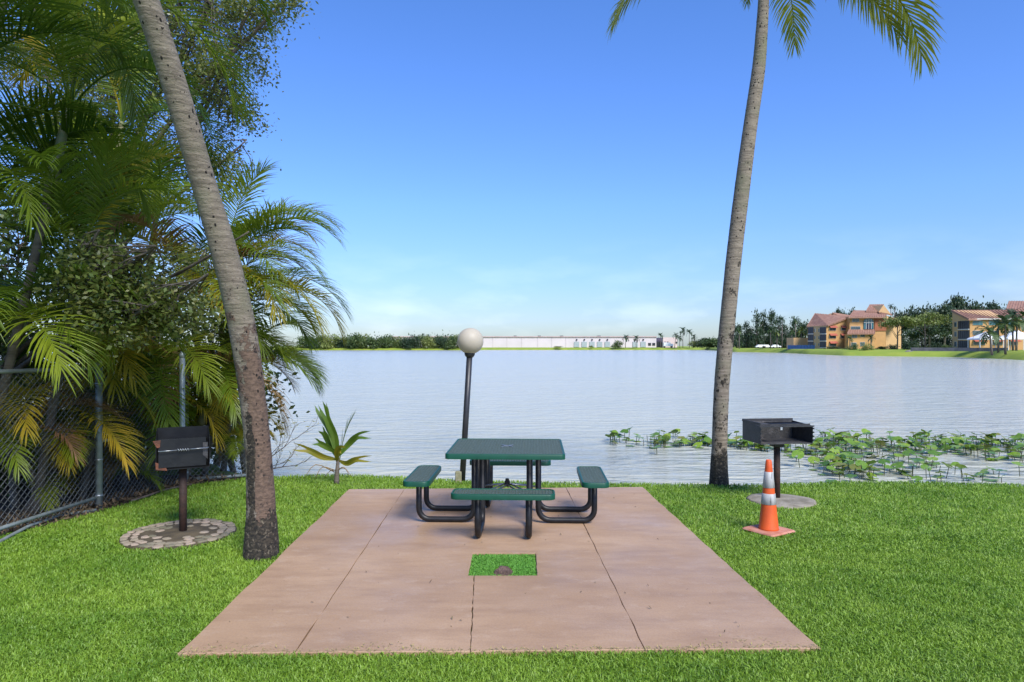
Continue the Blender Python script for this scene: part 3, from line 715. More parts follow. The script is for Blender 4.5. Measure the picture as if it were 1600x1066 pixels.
# ------------------------------------------------------------------ broadleaf trees made of leaf clusters
def leaf_arr(P, size, rg, asp=.5, up=.5):
    """one rhombus leaf per point"""
    n = len(P); d = rg.normal(size=(n, 3)); d[:, 2] *= .7; d /= np.linalg.norm(d, axis=1)[:, None]
    nn = rg.normal(size=(n, 3)); nn[:, 2] += up * 2; s_ = np.cross(d, nn); s_ /= np.linalg.norm(s_, axis=1)[:, None] + 1e-9
    L_ = (size * rg.uniform(.6, 1.25, n))[:, None]
    V = np.stack([P, P + d * L_ * .5 + s_ * L_ * asp * .5, P + d * L_, P + d * L_ * .5 - s_ * L_ * asp * .5], 1).reshape(-1, 3)
    return V, np.arange(n * 4).reshape(n, 4)
def leaf_mesh(name, P, size, seed, asp=.5, up=.5):
    rg = np.random.default_rng(seed); V, Fq = leaf_arr(P, size, rg, asp, up); me_ = np_mesh(name, V, [Fq])
    a_ = me_.attributes.new('tint', 'FLOAT', 'POINT'); a_.data.foreach_set('value', np.repeat(np.clip(rg.normal(.3, .35, len(P)), 0, 1), 4).astype(np.float32))
    return me_
def oak(label, base, blobs, seed, leaf=.07, per=84, material=M_oak, name='oak_tree', cat='tree', group=None, crad=.18, trunk_r=.14, limb_mat=M_branch):
    """blobs: (centre, (rx, ry, rz), clusters)"""
    rr = random.Random(seed); rg = np.random.default_rng(seed); B = Vector(base); root = tag(empty(name, base), label, cat, group)
    fork = Vector((0, 0, max(1.0, min((Vector(c) - B).z for c, _, _ in blobs) * .6)))
    tm = MB(); tm.tube(smooth_path([Vector((0, 0, -.1)), fork * .5 + Vector((.08, .05, 0)), fork], 8), [trunk_r * (1.25 - .5 * i / 8) for i in range(9)], 9); tm.build('trunk', limb_mat, root, True)
    lm = MB(); P = []
    for c, (rx, ry, rz), cnt in blobs:
        C = Vector(c) - B; limb = smooth_path([fork, fork.lerp(C, .5) + Vector((rr.uniform(-.3, .3), rr.uniform(-.3, .3), rr.uniform(.0, .4))), C, C + (C - fork) * .18], 12)
        lm.tube(limb, [trunk_r * .32 * (1 - .9 * i / 12) + .006 for i in range(13)], 6)
        for _ in range(cnt):
            while True:
                v = Vector((rr.uniform(-1, 1), rr.uniform(-1, 1), rr.uniform(-1, 1)))
                if .12 < v.length < 1: break
            q = C + Vector((v.x * rx, v.y * ry, v.z * rz))
            if mnoise.noise((q + B) * .9) < -.26: continue          # gaps
            k = limb[rr.randint(4, 12)]
            if rr.random() < .85:
                mid = k.lerp(q, .5) + Vector((rr.uniform(-.15, .15), rr.uniform(-.15, .15), rr.uniform(-.02, .12)))
                lm.tube(smooth_path([k, mid, q], 6), [.011, .009, .008, .006, .005, .004, .003], 4, False)
            sub = rg.normal(size=(per, 3)) * np.array([crad, crad, crad * .6]) * rr.uniform(.6, 1.2); P.append(sub + np.array(q))
    lm.build('limbs', limb_mat, root, True)
    obj('crown', leaf_mesh('crown', np.concatenate(P), leaf, seed + 1), material, root)
    return root
oak('oak tree with small olive leaves spreading over the upper left sky', (-7.6, 12.2, 0), [
    (ad(300, 60, 11.5), (1.25, 1.2, 1.1), 150), (ad(330, 170, 11.5), (.6, 1., .9), 90), (ad(345, 255, 11.5), (.40, .7, .55), 40), (ad(385, 25, 11.2), (.5, .6, .35), 30), (ad(440, 6, 11.0), (.32, .3, .12), 8),
    (ad(180, 120, 12), (1.5, 1.2, 1.5), 130), (ad(200, 270, 12), (1.5, 1.2, .9), 110), (ad(60, 60, 12), (1.6, 1.2, 1.8), 110), (ad(300, -60, 11.5), (1.7, 1.2, .7), 60), (ad(70, 250, 12), (1.5, 1., 1.2), 80)], 21)
oak('low oak bough with grey-green leaves hanging in front of the palms', (-6.9, 9.0, 0), [
    (ad(190, 430, 6.75), (.62, .3, .34), 66), (ad(255, 465, 6.75), (.50, .3, .36), 50), (ad(120, 410, 6.8), (.4, .3, .22), 22), (ad(310, 410, 7.1), (.30, .3, .22), 16), (ad(190, 500, 6.75), (.5, .3, .22), 30)], 22, leaf=.062, per=56, crad=.15, trunk_r=.09)
ORD = ['leftmost', 'second', 'third', 'fourth', 'fifth', 'sixth', 'seventh', 'eighth', 'ninth', 'tenth', 'eleventh', 'twelfth', 'thirteenth', 'fourteenth', 'fifteenth', 'sixteenth', 'seventeenth', 'eighteenth', 'nineteenth', 'twentieth']
def nth(i, n): return 'rightmost' if i == n - 1 else ORD[0] if i == 0 else ORD[i] + ' from left'
# dense shrubs closing the view behind the palms
GS = 'dark shrubs at the back of the planting'
for i, (px, py, d, rx, rz, n_) in enumerate(((20, 600, 9.5, 1.2, 1.5, 80), (130, 560, 10.5, 1.2, 1.9, 100), (240, 540, 11.2, 1.1, 1.9, 100), (330, 570, 11.3, .7, 1.5, 70), (-120, 480, 9.5, 1.4, 2.2, 90), (380, 610, 11.0, .35, .75, 26), (10, 480, 8.8, .9, .8, 110), (-60, 560, 8.4, .8, 1.3, 60), (30, 400, 9.4, .9, 1.0, 100))):
    c = ad(px, py, d)
    oak('dark leafy shrub behind the areca palms, ' + nth(sorted((-120, -60, 10, 20, 30, 130, 240, 330, 380)).index(px), 9), (c.x, d + .2, -.1), [((c.x, d, max(c.z, .9)), (rx, .7, rz), n_), ((c.x, d, .5), (rx, .6, .6), n_ // 2)], 40 + i, leaf=.12, per=24,
        material=M_shrub, name='shrub', cat='shrub', group=GS, crad=.26, trunk_r=.05)
# bare twigs reaching over the water right of the leaning trunk
def bare_branch():
    rr = random.Random(77); root_p = ad(392, 735, 9.75); o = tag(empty('bare_branch', root_p), 'bare twiggy branch reaching over the water beside the leaning trunk', 'branch'); m_ = MB(); lv = []
    def grow(p, d, l, r, k):
        pts = [p]; q = p.copy(); dd = d.copy()
        for i in range(5):
            dd = (dd + Vector((rr.uniform(-.25, .25), rr.uniform(-.2, .2), rr.uniform(-.16, .22)))).normalized(); q = q + dd * l / 5; pts.append(q.copy())
        m_.tube(pts, [r * (1 - .6 * i / 5) for i in range(6)], 4)
        if k:
            for i in (2, 3, 4, 5):
                grow(pts[i], (dd + Vector((rr.uniform(-.7, .7), rr.uniform(-.5, .5), rr.uniform(-.5, .8)))).normalized(), l * .55, r * .5, k - 1)
        else: lv.extend([np.array(x_) + np.array([rr.uniform(-.02, .02) for _ in range(3)]) for x_ in pts[2:]])
    grow(Vector((0, 0, 0)), Vector((1, -.1, .25)).normalized(), .62, .012, 2); grow(Vector((0, 0, -.05)), Vector((1, 0, .75)).normalized(), .75, .010, 2); grow(Vector((0, 0, -.1)), Vector((1, 0, -.12)).normalized(), .5, .008, 1)
    m_.build('twigs', M_twig, o, True)
    lv = np.array(lv)[::2]
    obj('leaves', leaf_mesh('leaves', lv, .07, 5, .16), M_frondy, o)
bare_branch()

# ------------------------------------------------------------------ chain-link fence
fence = tag(empty('chain_link_fence', (-4.62, 7.64, 0)), 'weathered chain-link fence with galvanised posts below the palms', 'fence')
FO = Vector((-4.62, 7.64, 0))
fpts = [Vector((-5.12, 4.9, 0)) - FO, Vector((0, 0, 0)), Vector((-4.32, 9.05, 0)) - FO, Vector((-3.72, 9.55, 0)) - FO]
def fence_post(p_, h, r): 
    m_ = MB(); m_.tube([p_ + Vector((0, 0, -.1)), p_ + Vector((0, 0, h))], r, 12); o = m_.build('post', M_rail, fence, True)
    m_ = MB(); m_.lathe([(r * 1.12, -.03), (r * 1.12, .0), (r * .8, .03), (r * .2, .045)], p_ + Vector((0, 0, h)), 12); m_.build('cap', M_rail, o, True)
    m_ = MB()
    for z in (.15, .55, 1.0, 1.4): m_.lathe([(r, z - .012), (r * 1.15, z - .01), (r * 1.15, z + .01), (r, z + .012)], p_, 12)
    m_.build('tie_band', M_steel, o, True)
fence_post(fpts[1], 1.62, .036); fence_post(fpts[2], 1.75, .033); fence_post(fpts[0], 1.62, .03)
m = MB(); m.tube([fpts[0] + Vector((0, 0, 1.585)), fpts[1] + Vector((0, 0, 1.575))], .021, 10); m.build('top_rail', M_rail, fence, True)
m = MB(); m.tube([fpts[0] + Vector((0, 0, .12)), fpts[0].lerp(fpts[1], .5) + Vector((0, 0, .09)), fpts[1] + Vector((-.02, -.03, .13))], .021, 10); m.build('bottom_rail', M_rail, fence, True)
m = MB(); m.tube([fpts[1] + Vector((0, 0, .75)), fpts[1] + (fpts[2] - fpts[1]) * .28 + Vector((0, 0, .76))], .018, 8); m.build('stub_rail', M_rail, fence, True)
m = MB(); m.tube([fpts[2] + Vector((.05, .1, .04)), fpts[3] + Vector((.1, -.12, .04))], .022, 8); m.build('end_rail', M_rail, fence, True)
def chain(a, b, z0, z1, name):
    m_ = MB(); L_ = (b - a).length; u = (b - a).normalized(); h = z1 - z0; pitch = .072
    n_ = int((L_ + h) / pitch); off = Vector((-u.y, u.x, 0)) * .004
    for i in range(n_ + 1):
        for sg in (1, -1):
            s0 = i * pitch - h if sg == 1 else i * pitch
            p0_, p1_ = (s0, z0), (s0 + sg * h, z1)
            # clip to 0..L
            def cl(pa, pb):
                (xa, za), (xb, zb_) = pa, pb
                for lo_, hi_ in ((0, L_),):
                    if xa < 0: za += (0 - xa) / (xb - xa) * (zb_ - za); xa = 0
                    if xa > L_: za += (L_ - xa) / (xb - xa) * (zb_ - za); xa = L_
                return xa, za
            if (p0_[0] < 0 and p1_[0] < 0) or (p0_[0] > L_ and p1_[0] > L_): continue
            A_, B_ = cl(p0_, p1_), cl(p1_, p0_)
            if abs(A_[0] - B_[0]) < .01: continue
            m_.tube([a + u * A_[0] + Vector((0, 0, A_[1])) + off * sg, a + u * B_[0] + Vector((0, 0, B_[1])) + off * sg], .003, 3, False)
    return tag(m_.build(name, M_wire, fence), kind='stuff')
chain(fpts[0], fpts[1], .06, 1.57, 'chain_mesh'); chain(fpts[1], fpts[2], .04, 1.5, 'chain_mesh'); chain(fpts[2], fpts[3], .02, .5, 'chain_mesh')
sp_ = tag(empty('steel_pole', (-3.79, 7.85, 0)), 'thin galvanised pole standing behind the left grill', 'pole')
m = MB(); m.tube([(0, 0, -.1), (0, 0, 1.72)], .03, 12); m.build('shaft', M_rail, sp_, True); m = MB(); m.lathe([(.034, 1.69), (.034, 1.725), (.02, 1.75), (.004, 1.755)], n=12); m.build('cap', M_rail, sp_, True)
m = MB(); m.tube([at(-60, 875, .03), at(0, 846, .03), at(45, 822, .035), at(92, 806, .03), at(150, 797, .02)], .017, 8)
tag(m.build('ground_pipe', M_rail, smooth=True), 'thin grey pipe lying on the soil below the fence', 'pipe')
m = MB(); m.tube(smooth_path([at(205, 783, .02), at(230, 775, .03), at(260, 765, .02), at(300, 757, .02)], 10), .014, 6)
tag(m.build('dry_cane', M_twig, smooth=True), 'pale dry cane lying along the lawn edge behind the left grill', 'cane')
# leaf litter along the fence foot
n_ = 2600; yy = rng.uniform(5.6, 9.5, n_); xx = edge_x(yy) - np.abs(rng.normal(.12, .35, n_)); P = np.stack([xx, yy, rng.uniform(.012, .05, n_)], 1)
tag(obj('leaf_litter', leaf_mesh('leaf_litter', P, .075, 31, .3, 2), mat('dead_leaf', (.14, .09, .05), (.07, .045, .025), .9, 5, objvar=0, tint=(.20, .15, .08))), 'dry brown leaf litter along the fence foot', 'leaf litter', kind='stuff')

# ------------------------------------------------------------------ coconut palms
def bark_mat():
    m = bpy.data.materials.new('palm_trunk_bark'); m.use_nodes = True; N, L = m.node_tree.nodes, m.node_tree.links; b = N['Principled BSDF']; b.inputs['Roughness'].default_value = .9
    t = N.new('ShaderNodeTexCoord')
    def nz(scale, det, st=(1, 1, 1), rough=.6):
        mp_ = N.new('ShaderNodeMapping'); mp_.inputs['Scale'].default_value = st; L.new(t.outputs['Object'], mp_.inputs[0])
        n = N.new('ShaderNodeTexNoise'); n.inputs['Scale'].default_value = scale; n.inputs['Detail'].default_value = det; n.inputs['Roughness'].default_value = rough; L.new(mp_.outputs[0], n.inputs['Vector']); return n.outputs[0]
    def mr(x, lo, hi, a=0, c=1):
        r_ = N.new('ShaderNodeMapRange'); r_.inputs[1].default_value = lo; r_.inputs[2].default_value = hi; r_.inputs[3].default_value = a; r_.inputs[4].default_value = c; L.new(x, r_.inputs[0]); return r_.outputs[0]
    def mixc(f, x, y):
        q = N.new('ShaderNodeMix'); q.data_type = 'RGBA'; L.new(f, q.inputs[0])
        for k, v in ((6, x), (7, y)):
            if isinstance(v, tuple): q.inputs[k].default_value = (*v, 1)
            else: L.new(v, q.inputs[k])
        return q.outputs[2]
    def mth(op, x, y):
        q = N.new('ShaderNodeMath'); q.operation = op
        for k, v in ((0, x), (1, y)):
            if isinstance(v, (int, float)): q.inputs[k].default_value = v
            else: L.new(v, q.inputs[k])
        return q.outputs[0]
    fine = nz(30, 6, (1, 1, 1.6)); band = nz(9, 4, (.6, .6, 5)); big = nz(2.2, 4)
    grey = mixc(mr(band, .38, .62), (.245, .20, .15), (.14, .112, .083)); grey = mixc(mr(big, .5, .7), grey, (.155, .148, .092)); grey = mixc(mr(fine, .60, .72), grey, (.28, .245, .195))
    grey = mixc(mr(nz(55, 3), .62, .70), grey, (.06, .048, .036))
    peel = mixc(mr(fine, .4, .62), (.155, .10, .068), (.085, .055, .038)); peel = mixc(mr(nz(16, 6), .60, .64), peel, (.02, .015, .012))
    char = mixc(mr(fine, .42, .62), (.012, .010, .007), (.05, .038, .024)); char = mixc(mr(nz(34, 4), .56, .66), char, (.15, .12, .08))
    wob = mth('MULTIPLY', mth('SUBTRACT', nz(8, 8, (1, 1, .8), .7), .5), 3.6)
    def mask(nm):
        a_ = N.new('ShaderNodeAttribute'); a_.attribute_name = nm; return mr(mth('ADD', a_.outputs['Fac'], wob), .47, .53)
    mp1, mc1 = mask('peel'), mask('char')
    col = mixc(mp1, grey, peel); col = mixc(mc1, col, char); L.new(col, b.inputs['Base Color'])
    h = mth('ADD', mth('MULTIPLY', fine, .5), mth('ADD', mth('MULTIPLY', mp1, .25), mth('MULTIPLY', mc1, -.35))); h = mth('ADD', h, mth('MULTIPLY', band, .4))
    bp = N.new('ShaderNodeBump'); bp.inputs['Strength'].default_value = .9; bp.inputs['Distance'].default_value = .018; L.new(h, bp.inputs['Height']); L.new(bp.outputs[0], b.inputs['Normal'])
    return m
M_bark = bark_mat()
def bark_trunk(root, path, rad, seed, nseg=20, rings=150, charmask=None):
    """ringed trunk; soft fields say how peeled and how blackened the bark is"""
    rr = random.Random(seed); P = smooth_path(path, rings); ref = Vector((1, 0, 0)); V, Fq, pe, ch = [], [], [], []
    step = 0
    for i, p_ in enumerate(P):
        t = i / rings
        tan = (P[min(i + 1, rings)] - P[max(i - 1, 0)]).normalized(); u = (ref - tan * ref.dot(tan)).normalized(); v = tan.cross(u)
        r0 = float(np.interp(t, [a for a, _ in rad], [b for _, b in rad]))
        if i % 3 == 0: step = rr.uniform(-.010, .014)
        for j in range(nseg):
            a = 2 * math.pi * j / nseg
            n1 = mnoise.noise(Vector((math.cos(a) * 1.4, math.sin(a) * 1.4, p_.z * 2.2 + seed)))
            n2 = mnoise.noise(Vector((math.cos(a) * 4, math.sin(a) * 4, p_.z * 11 + seed)))
            q1, q2 = charmask(a, p_.z, n1)
            r_ = r0 * (1 + (step if i % 3 == 0 else -step * .4) + .02 * n1 + (.014 + .022 * max(q1, q2)) * n2)
            V.append(tuple(p_ + (u * math.cos(a) + v * math.sin(a)) * r_)); pe.append(q1); ch.append(q2)
    for i in range(rings):
        for j in range(nseg):
            k_ = (j + 1) % nseg; Fq.append((i * nseg + j, i * nseg + k_, (i + 1) * nseg + k_, (i + 1) * nseg + j))
    me_ = bpy.data.meshes.new('trunk'); me_.from_pydata(V, [], Fq); me_.update()
    for nm, d_ in (('peel', pe), ('char', ch)): me_.attributes.new(nm, 'FLOAT', 'POINT').data.foreach_set('value', d_)
    me_.polygons.foreach_set('use_smooth', [True] * len(Fq))
    return P, obj('trunk', me_, M_bark, root)
def pits(tr, P, rad, n_, seed, face=-90, spread=75, t0=.1, size=.012):
    rr = random.Random(seed); m_ = MB(); N_ = len(P) - 1
    for _ in range(n_):
        t = rr.uniform(t0, .98); i = int(t * N_); p_ = P[i]; tan = (P[min(i + 1, N_)] - P[max(i - 1, 0)]).normalized()
        a = R(face + rr.gauss(0, spread)); u = (Vector((1, 0, 0)) - tan * tan.x).normalized(); v = tan.cross(u)
        d = u * math.cos(a) + v * math.sin(a); sd = tan.cross(d); r0 = float(np.interp(t, [q for q, _ in rad], [b for _, b in rad]))
        c = p_ + d * (r0 * 1.012); s_ = size * rr.uniform(.5, 1.25); e = rr.uniform(.8, 1.9)
        ring = [c + (sd * math.cos(k) * s_ + tan * math.sin(k) * s_ * e) for k in [2 * math.pi * q / 7 for q in range(7)]]
        m_.loft([[x_ - d * r0 * .1 for x_ in ring], ring])
    tag(m_.build('bark_pit', M_hole, tr), kind='stuff')
# left, leaning
B1 = at(408, 872)
cols = [(408, 885, 5.9), (408, 800, 5.9), (403, 700, 5.86), (392, 600, 5.78), (376, 500, 5.66), (352, 400, 5.5), (322, 300, 5.32), (293, 200, 5.12), (262, 100, 4.92), (228, 0, 4.72), (194, -90, 4.55), (140, -230, 4.3), (70, -420, 4.0), (10, -640, 3.75)]
left = tag(empty('coconut_palm', (B1.x, B1.y, 0)), 'thick leaning palm trunk with blackened peeling base beside the patio', 'palm tree')
O = Vector((B1.x, B1.y, 0))
path1 = [ad(a, b, c) - O for a, b, c in cols]
rad1 = [(0, .154), (.04, .143), (.077, .122), (.154, .106), (.23, .107), (.31, .109), (.385, .102), (.46, .093), (.54, .089), (.615, .087), (.69, .084), (1, .08)]
def sst(x, lo, hi):
    t = min(max((x - lo) / (hi - lo), 0), 1); return t * t * (3 - 2 * t)
def mask1(a, z, n1):
    x_, front = math.cos(a), -math.sin(a)
    low = 1 - sst(z, .12, .55)
    streak = (1 - sst(abs(x_ + .22 - .25 * n1), .12, .50)) * sst(front, -.1, .3) * (1 - sst(z, .95, 1.55))
    peel = sst(x_, -.25, .25) * (1 - sst(z, 1.35, 2.1)) * sst(z, .15, .4) + .30 * (1 - sst(z, 1.9, 2.5))
    return min(peel, 1), min(max(low * 1.15, streak), 1)
P1, tr1 = bark_trunk(left, path1, rad1, 3, 40, 210, mask1); pits(tr1, P1, rad1, 130, 4, -40, 45, .15, .007)
crown_top = P1[-1]
for j in range(6):
    rr = random.Random(300 + j); obj('frond', rr.choice(CO[('up', 'mid', 'up')[j % 3]]), M_coco, left, crown_top + Vector((0, 0, .05)), (rr.uniform(-.1, .1), 0, R(j * 137.5)))
# right, slender
B2 = at(1123, 758)
cols = [(1123, 770, 9.0), (1124, 700, 9.0), (1128, 600, 9.0), (1137, 500, 9.0), (1147, 400, 9.0), (1159, 300, 9.0), (1172, 200, 9.0), (1185, 110, 9.0), (1190, 50, 9.0), (1193, 0, 9.0), (1196, -75, 9.0)]
right = tag(empty('coconut_palm', (B2.x, B2.y, 0)), 'tall slender palm at the lake edge with fronds at the top of the picture', 'palm tree')
O = Vector((B2.x, B2.y, 0)); path2 = [ad(a, b, c) - O for a, b, c in cols]
rad2 = [(0, .138), (.05, .116), (.1, .099), (.2, .098), (.3, .10), (.5, .099), (.6, .09), (.7, .085), (.8, .076), (.9, .069), (1, .064)]
def mask2(a, z, n1):
    return .25 * (1 - sst(z, 1.2, 2.2)), (1 - sst(z, .1, .6)) * .8 + .28 * (1 - sst(z, 1.5, 3.0))
P2, tr2 = bark_trunk(right, path2, rad2, 8, 30, 210, mask2); pits(tr2, P2, rad2, 170, 6, -90, 55, .12, .0085)
ct = P2[-1]
for (az, kind, v_, sc, tl) in ((-6, 'mid', 0, 1.16, .05), (10, 'low', 1, 1.02, 0), (-24, 'low', 0, .92, 0), (22, 'low', 0, .86, 0), (176, 'low', 1, .80, 0), (170, 'low', 0, .76, 0), (50, 'low', 1, .62, 0), (92, 'low', 0, .30, 0), (-80, 'up', 1, .6, 0), (110, 'up', 0, .6, 0), (70, 'up', 1, .6, 0), (230, 'up', 0, .6, 0), (150, 'up', 1, .6, 0), (20, 'up', 0, .7, 0)):
    obj('frond', CO[kind][v_], M_coco, right, ct + Vector((0, 0, -.02)), (tl, 0, R(az)), sc)

# coconut seedling on the lawn edge: broad entire leaves
def seedling():
    b = at(526, 756); root = tag(empty('coconut_seedling', (b.x, b.y, 0)), 'young coconut palm with broad split leaves at the lawn edge', 'palm seedling')
    m_ = MB(); m_.tube([(0, 0, -.02), (0, 0, .06), (.01, 0, .2), (.02, 0, .34)], [.038, .034, .026, .02], 8); m_.build('stem', M_caneb, root, True)
    M_s = mat('seedling_green', (.075, .155, .014), (.12, .19, .02), .42, 4, trans=.35); M_sy = mat('seedling_yellow', (.32, .25, .02), (.17, .19, .02), .45, 3, trans=.35)
    def blade(px_, pts, w_, mt, split=.35):
        """pts: image-plane offsets (m) of the midrib; two halves that part at the tip"""
        C_ = smooth_path([Vector(p_) for p_ in pts], 14); o_ = None
        m2 = MB()
        for side in (-1, 1):
            rows = []
            for i, p_ in enumerate(C_):
                t = i / 14; tan = (C_[min(i + 1, 14)] - C_[max(i - 1, 0)]).normalized(); sd = tan.cross(Vector((0, 1, 0))).normalized()
                ww = w_ * (math.sin(math.pi * min(t * .85 + .08, 1)) ** .8) * (1 if t < .85 else (1 - t) / .15 * .9 + .1)
                op = max(0, t - (1 - split)) / split * w_ * .55
                a_ = p_ + sd * side * op; rows.append((a_, a_ + sd * side * ww * .5 + Vector((0, -.35 * ww * .5, 0))))
            n0 = len(m2.v); m2.v += [tuple(q) for r_ in rows for q in r_]; m2.f += [(n0 + 2 * i, n0 + 2 * i + 1, n0 + 2 * i + 3, n0 + 2 * i + 2) for i in range(14)]
        m2.tube(C_[:12], [.008 * (1 - .07 * i) for i in range(12)], 5)
        m2.build('leaf', mt, root, True)
    k = b.y / F
    def q(px, py, dy=0): return ((px - 526) * k, dy, (756 - py) * k)
    blade(0, [q(527, 715), q(520, 680), q(507, 650), q(496, 630, .05)], .11, M_s, .5)
    blade(0, [q(528, 715), q(524, 685), q(514, 655, -.06), q(506, 630, -.08)], .10, M_s, .3)
    blade(0, [q(530, 712), q(545, 694), q(562, 680, -.1), q(584, 677, -.15)], .085, M_s, .35)
    blade(0, [q(530, 720), q(545, 722, -.1), q(562, 714, -.2), q(588, 712, -.25)], .075, M_sy, .3)
    blade(0, [q(526, 718), q(508, 712, -.1), q(490, 700, -.2), q(466, 693, -.25)], .085, M_sy, .3)
    blade(0, [q(524, 712), q(512, 695, .1), q(500, 680, .2), q(492, 673, .25)], .08, M_s, .3)
    blade(0, [q(526, 708), q(516, 698, -.1), q(505, 690, -.16), q(496, 686, -.2)], .08, M_s, .3)
    blade(0, [q(527, 722), q(530, 705, -.1), q(538, 697, -.2), q(544, 700, -.25)], .09, M_sy, .3)
    fr = frond_mesh('feather_leaf', .62, 84, 24, 9, .2, 55, wid=.018, vee=.2, droop=.12, stalk=.25, rach=.007, fan=30)
    obj('leaf', fr, M_s, root, (.03, .03, .28), (0, 0, R(20)))
    m2 = MB()
    for (a_, c_, d_) in ((q(523, 735), q(507, 728, -.1), q(497, 745, -.15)), (q(523, 738), q(500, 722, -.2), q(484, 742, -.25)), (q(529, 735), q(540, 728, -.1), q(553, 742, -.12)), (q(529, 732), q(537, 735, .1), q(542, 748, .12)), (q(524, 735), q(513, 738, .1), q(503, 748, .1))):
        m2.tube(smooth_path([a_, c_, d_], 6), [.006, .006, .005, .005, .004, .003, .002], 4)
    m2.build('dry_stalks', M_frondb, root, True)
seedling()

# ------------------------------------------------------------------ water lilies
def lily_meshes():
    out = []
    for s_ in range(6):
        rr = random.Random(s_ + 60); V = [(0, 0, -.02)]; n_ = 18
        cup = rr.uniform(-.25, .35)
        for rg_ in (.55, 1.0):
            for j in range(n_ + 1):
                a = R(20) + R(320) * j / n_; e = 1.15 * (1 if abs(a - math.pi) > .5 else .97)
                x_, y_ = -math.cos(a) * rg_ * 1.12 , math.sin(a) * rg_ * .86
                V.append((x_, y_, cup * rg_ * rg_ * (.6 + .4 * math.cos(2 * a)) + .05 * math.sin(5 * a + s_) * rg_))
        Fq = [(0, 1 + j, 2 + j) for j in range(n_)] + [(1 + j, 1 + n_ + 1 + j, 2 + n_ + 1 + j, 2 + j) for j in range(n_)]
        me_ = bpy.data.meshes.new('leaf'); me_.from_pydata(V, [], Fq); me_.update(); me_.polygons.foreach_set('use_smooth', [True] * len(Fq)); out.append(me_)
    return out
LM = lily_meshes()
def lily(px, py, nl, spread, seed, label, group=None, hi=.28, sz=.108):
    rr = random.Random(seed); c = at(px, py, ZW); root = tag(empty('water_lily', c), label, 'water lily', group); st = MB()
    for k in range(nl):
        x_, y_ = rr.gauss(0, spread), rr.gauss(0, spread * 1.1); h = rr.uniform(.03, hi) if rr.random() < .8 else .015
        tilt = rr.uniform(.08, .6) if h > .05 else 0.03
        o = obj('leaf', rr.choice(LM), M_lily if rr.random() < .84 else M_lilyy, root, (x_, y_, h), (rr.uniform(-.5, .5) * tilt * 2, -tilt * rr.uniform(.2, 1.2), rr.uniform(0, 6.28)))
        s_ = sz * rr.uniform(.7, 1.25); o.scale = (s_, s_, s_)
        if h > .04: st.tube([(x_ + rr.uniform(-.08, .08), y_ + rr.uniform(-.08, .08), -.25), (x_, y_, h - .015)], .007, 4, False)
    if st.v: tag(st.build('stems', M_stem, root), kind='stuff')
lily(964, 692, 13, .20, 400, 'small lone clump of green lily leaves left of the lily bed', None, .3)
lily(985, 688, 2, .1, 401, 'two lily leaves just right of the lone lily clump')
rr = random.Random(500)
bed = [(1012, 695, 3), (1028, 694, 8), (1045, 690, 8), (1062, 688, 10), (1080, 688, 9), (1098, 690, 9), (1138, 690, 8), (1152, 694, 9), (1172, 697, 10), (1190, 693, 8), (1215, 700, 8), (1238, 704, 9), (1262, 702, 6),
       (1286, 690, 10), (1305, 686, 10), (1325, 690, 10), (1292, 705, 10), (1318, 708, 11), (1342, 700, 10), (1362, 690, 10), (1300, 722, 10), (1325, 728, 10), (1340, 738, 9), (1310, 738, 7), (1370, 712, 9), (1395, 694, 11), (1388, 733, 7),
       (1415, 702, 10), (1440, 690, 11), (1460, 690, 11), (1452, 706, 9), (1480, 700, 10), (1500, 693, 10), (1522, 700, 11), (1545, 690, 10), (1540, 712, 9), (1565, 698, 11), (1588, 694, 11), (1610, 700, 10), (1585, 716, 8), (1420, 728, 5), (1445, 722, 5)]
def zone(px, py): return 0 if px < 1115 else 1 if px < 1275 else 2 if py <= 700 else 3
ZN = ('lily plant between the lone clump and the slender palm, ', 'lily plant behind the right grill, ', 'lily plant in the back rows right of the right grill, ', 'lily plant in the front rows right of the right grill, ')
for i, (px, py, nl) in enumerate(bed):
    zz = zone(px, py); row = sorted(q[0] + q[1] * 1e-4 for q in bed if zone(q[0], q[1]) == zz)
    lily(px, py + 4, int(nl * 1.95), .32, 410 + i, ZN[zz] + nth(row.index(px + py * 1e-4), len(row)), 'lily bed along the shore', .26)
for i, (px, py, nl) in enumerate([(1375, 750, 4), (1430, 749, 4), (1460, 748, 4), (1495, 746, 6), (1525, 750, 5), (1550, 746, 4), (1597, 748, 2)]):
    lily(px, py, nl, .2, 480 + i, 'sparse lily leaves on thin stems close to the right lawn edge, ' + nth(i, 7), 'lily plants close to the right lawn edge', .24, .10)

# ------------------------------------------------------------------ the far shore
GZ = .95                                                     # level of the far ground
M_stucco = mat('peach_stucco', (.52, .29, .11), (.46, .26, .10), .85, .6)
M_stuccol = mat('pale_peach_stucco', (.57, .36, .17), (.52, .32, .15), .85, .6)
M_brick = mat('rust_stucco', (.33, .115, .05), (.27, .09, .04), .85, .8)
M_tile = mat('clay_tile', (.30, .16, .105), (.23, .115, .078), .75, 1.2, c3=(.37, .22, .155), s3=.8)
M_trim = mat('white_trim', (.70, .66, .60), (.62, .58, .52), .7, 2)
M_screen = mat('screen_mesh', (.016, .017, .03), (.028, .028, .045), .35, 1.5)
M_glass = mat('window_glass', (.045, .07, .08), (.08, .11, .12), .12, 1.2)
M_teal = mat('teal_glass', (.05, .15, .17), (.03, .09, .12), .12, .8)
M_awning = mat('red_awning', (.38, .10, .06), (.32, .08, .05), .7, 2)
M_tent = mat('white_canvas', (.80, .80, .80), (.74, .74, .74), .6, 2)
M_bluef = mat('blue_fence', (.03, .10, .24), (.02, .07, .18), .6, 2)
M_house = mat('white_warehouse', (.62, .54, .53), (.57, .50, .49), .8, .15)
M_panelg = mat('grey_shutter', (.34, .38, .38), (.30, .34, .34), .6, 1)
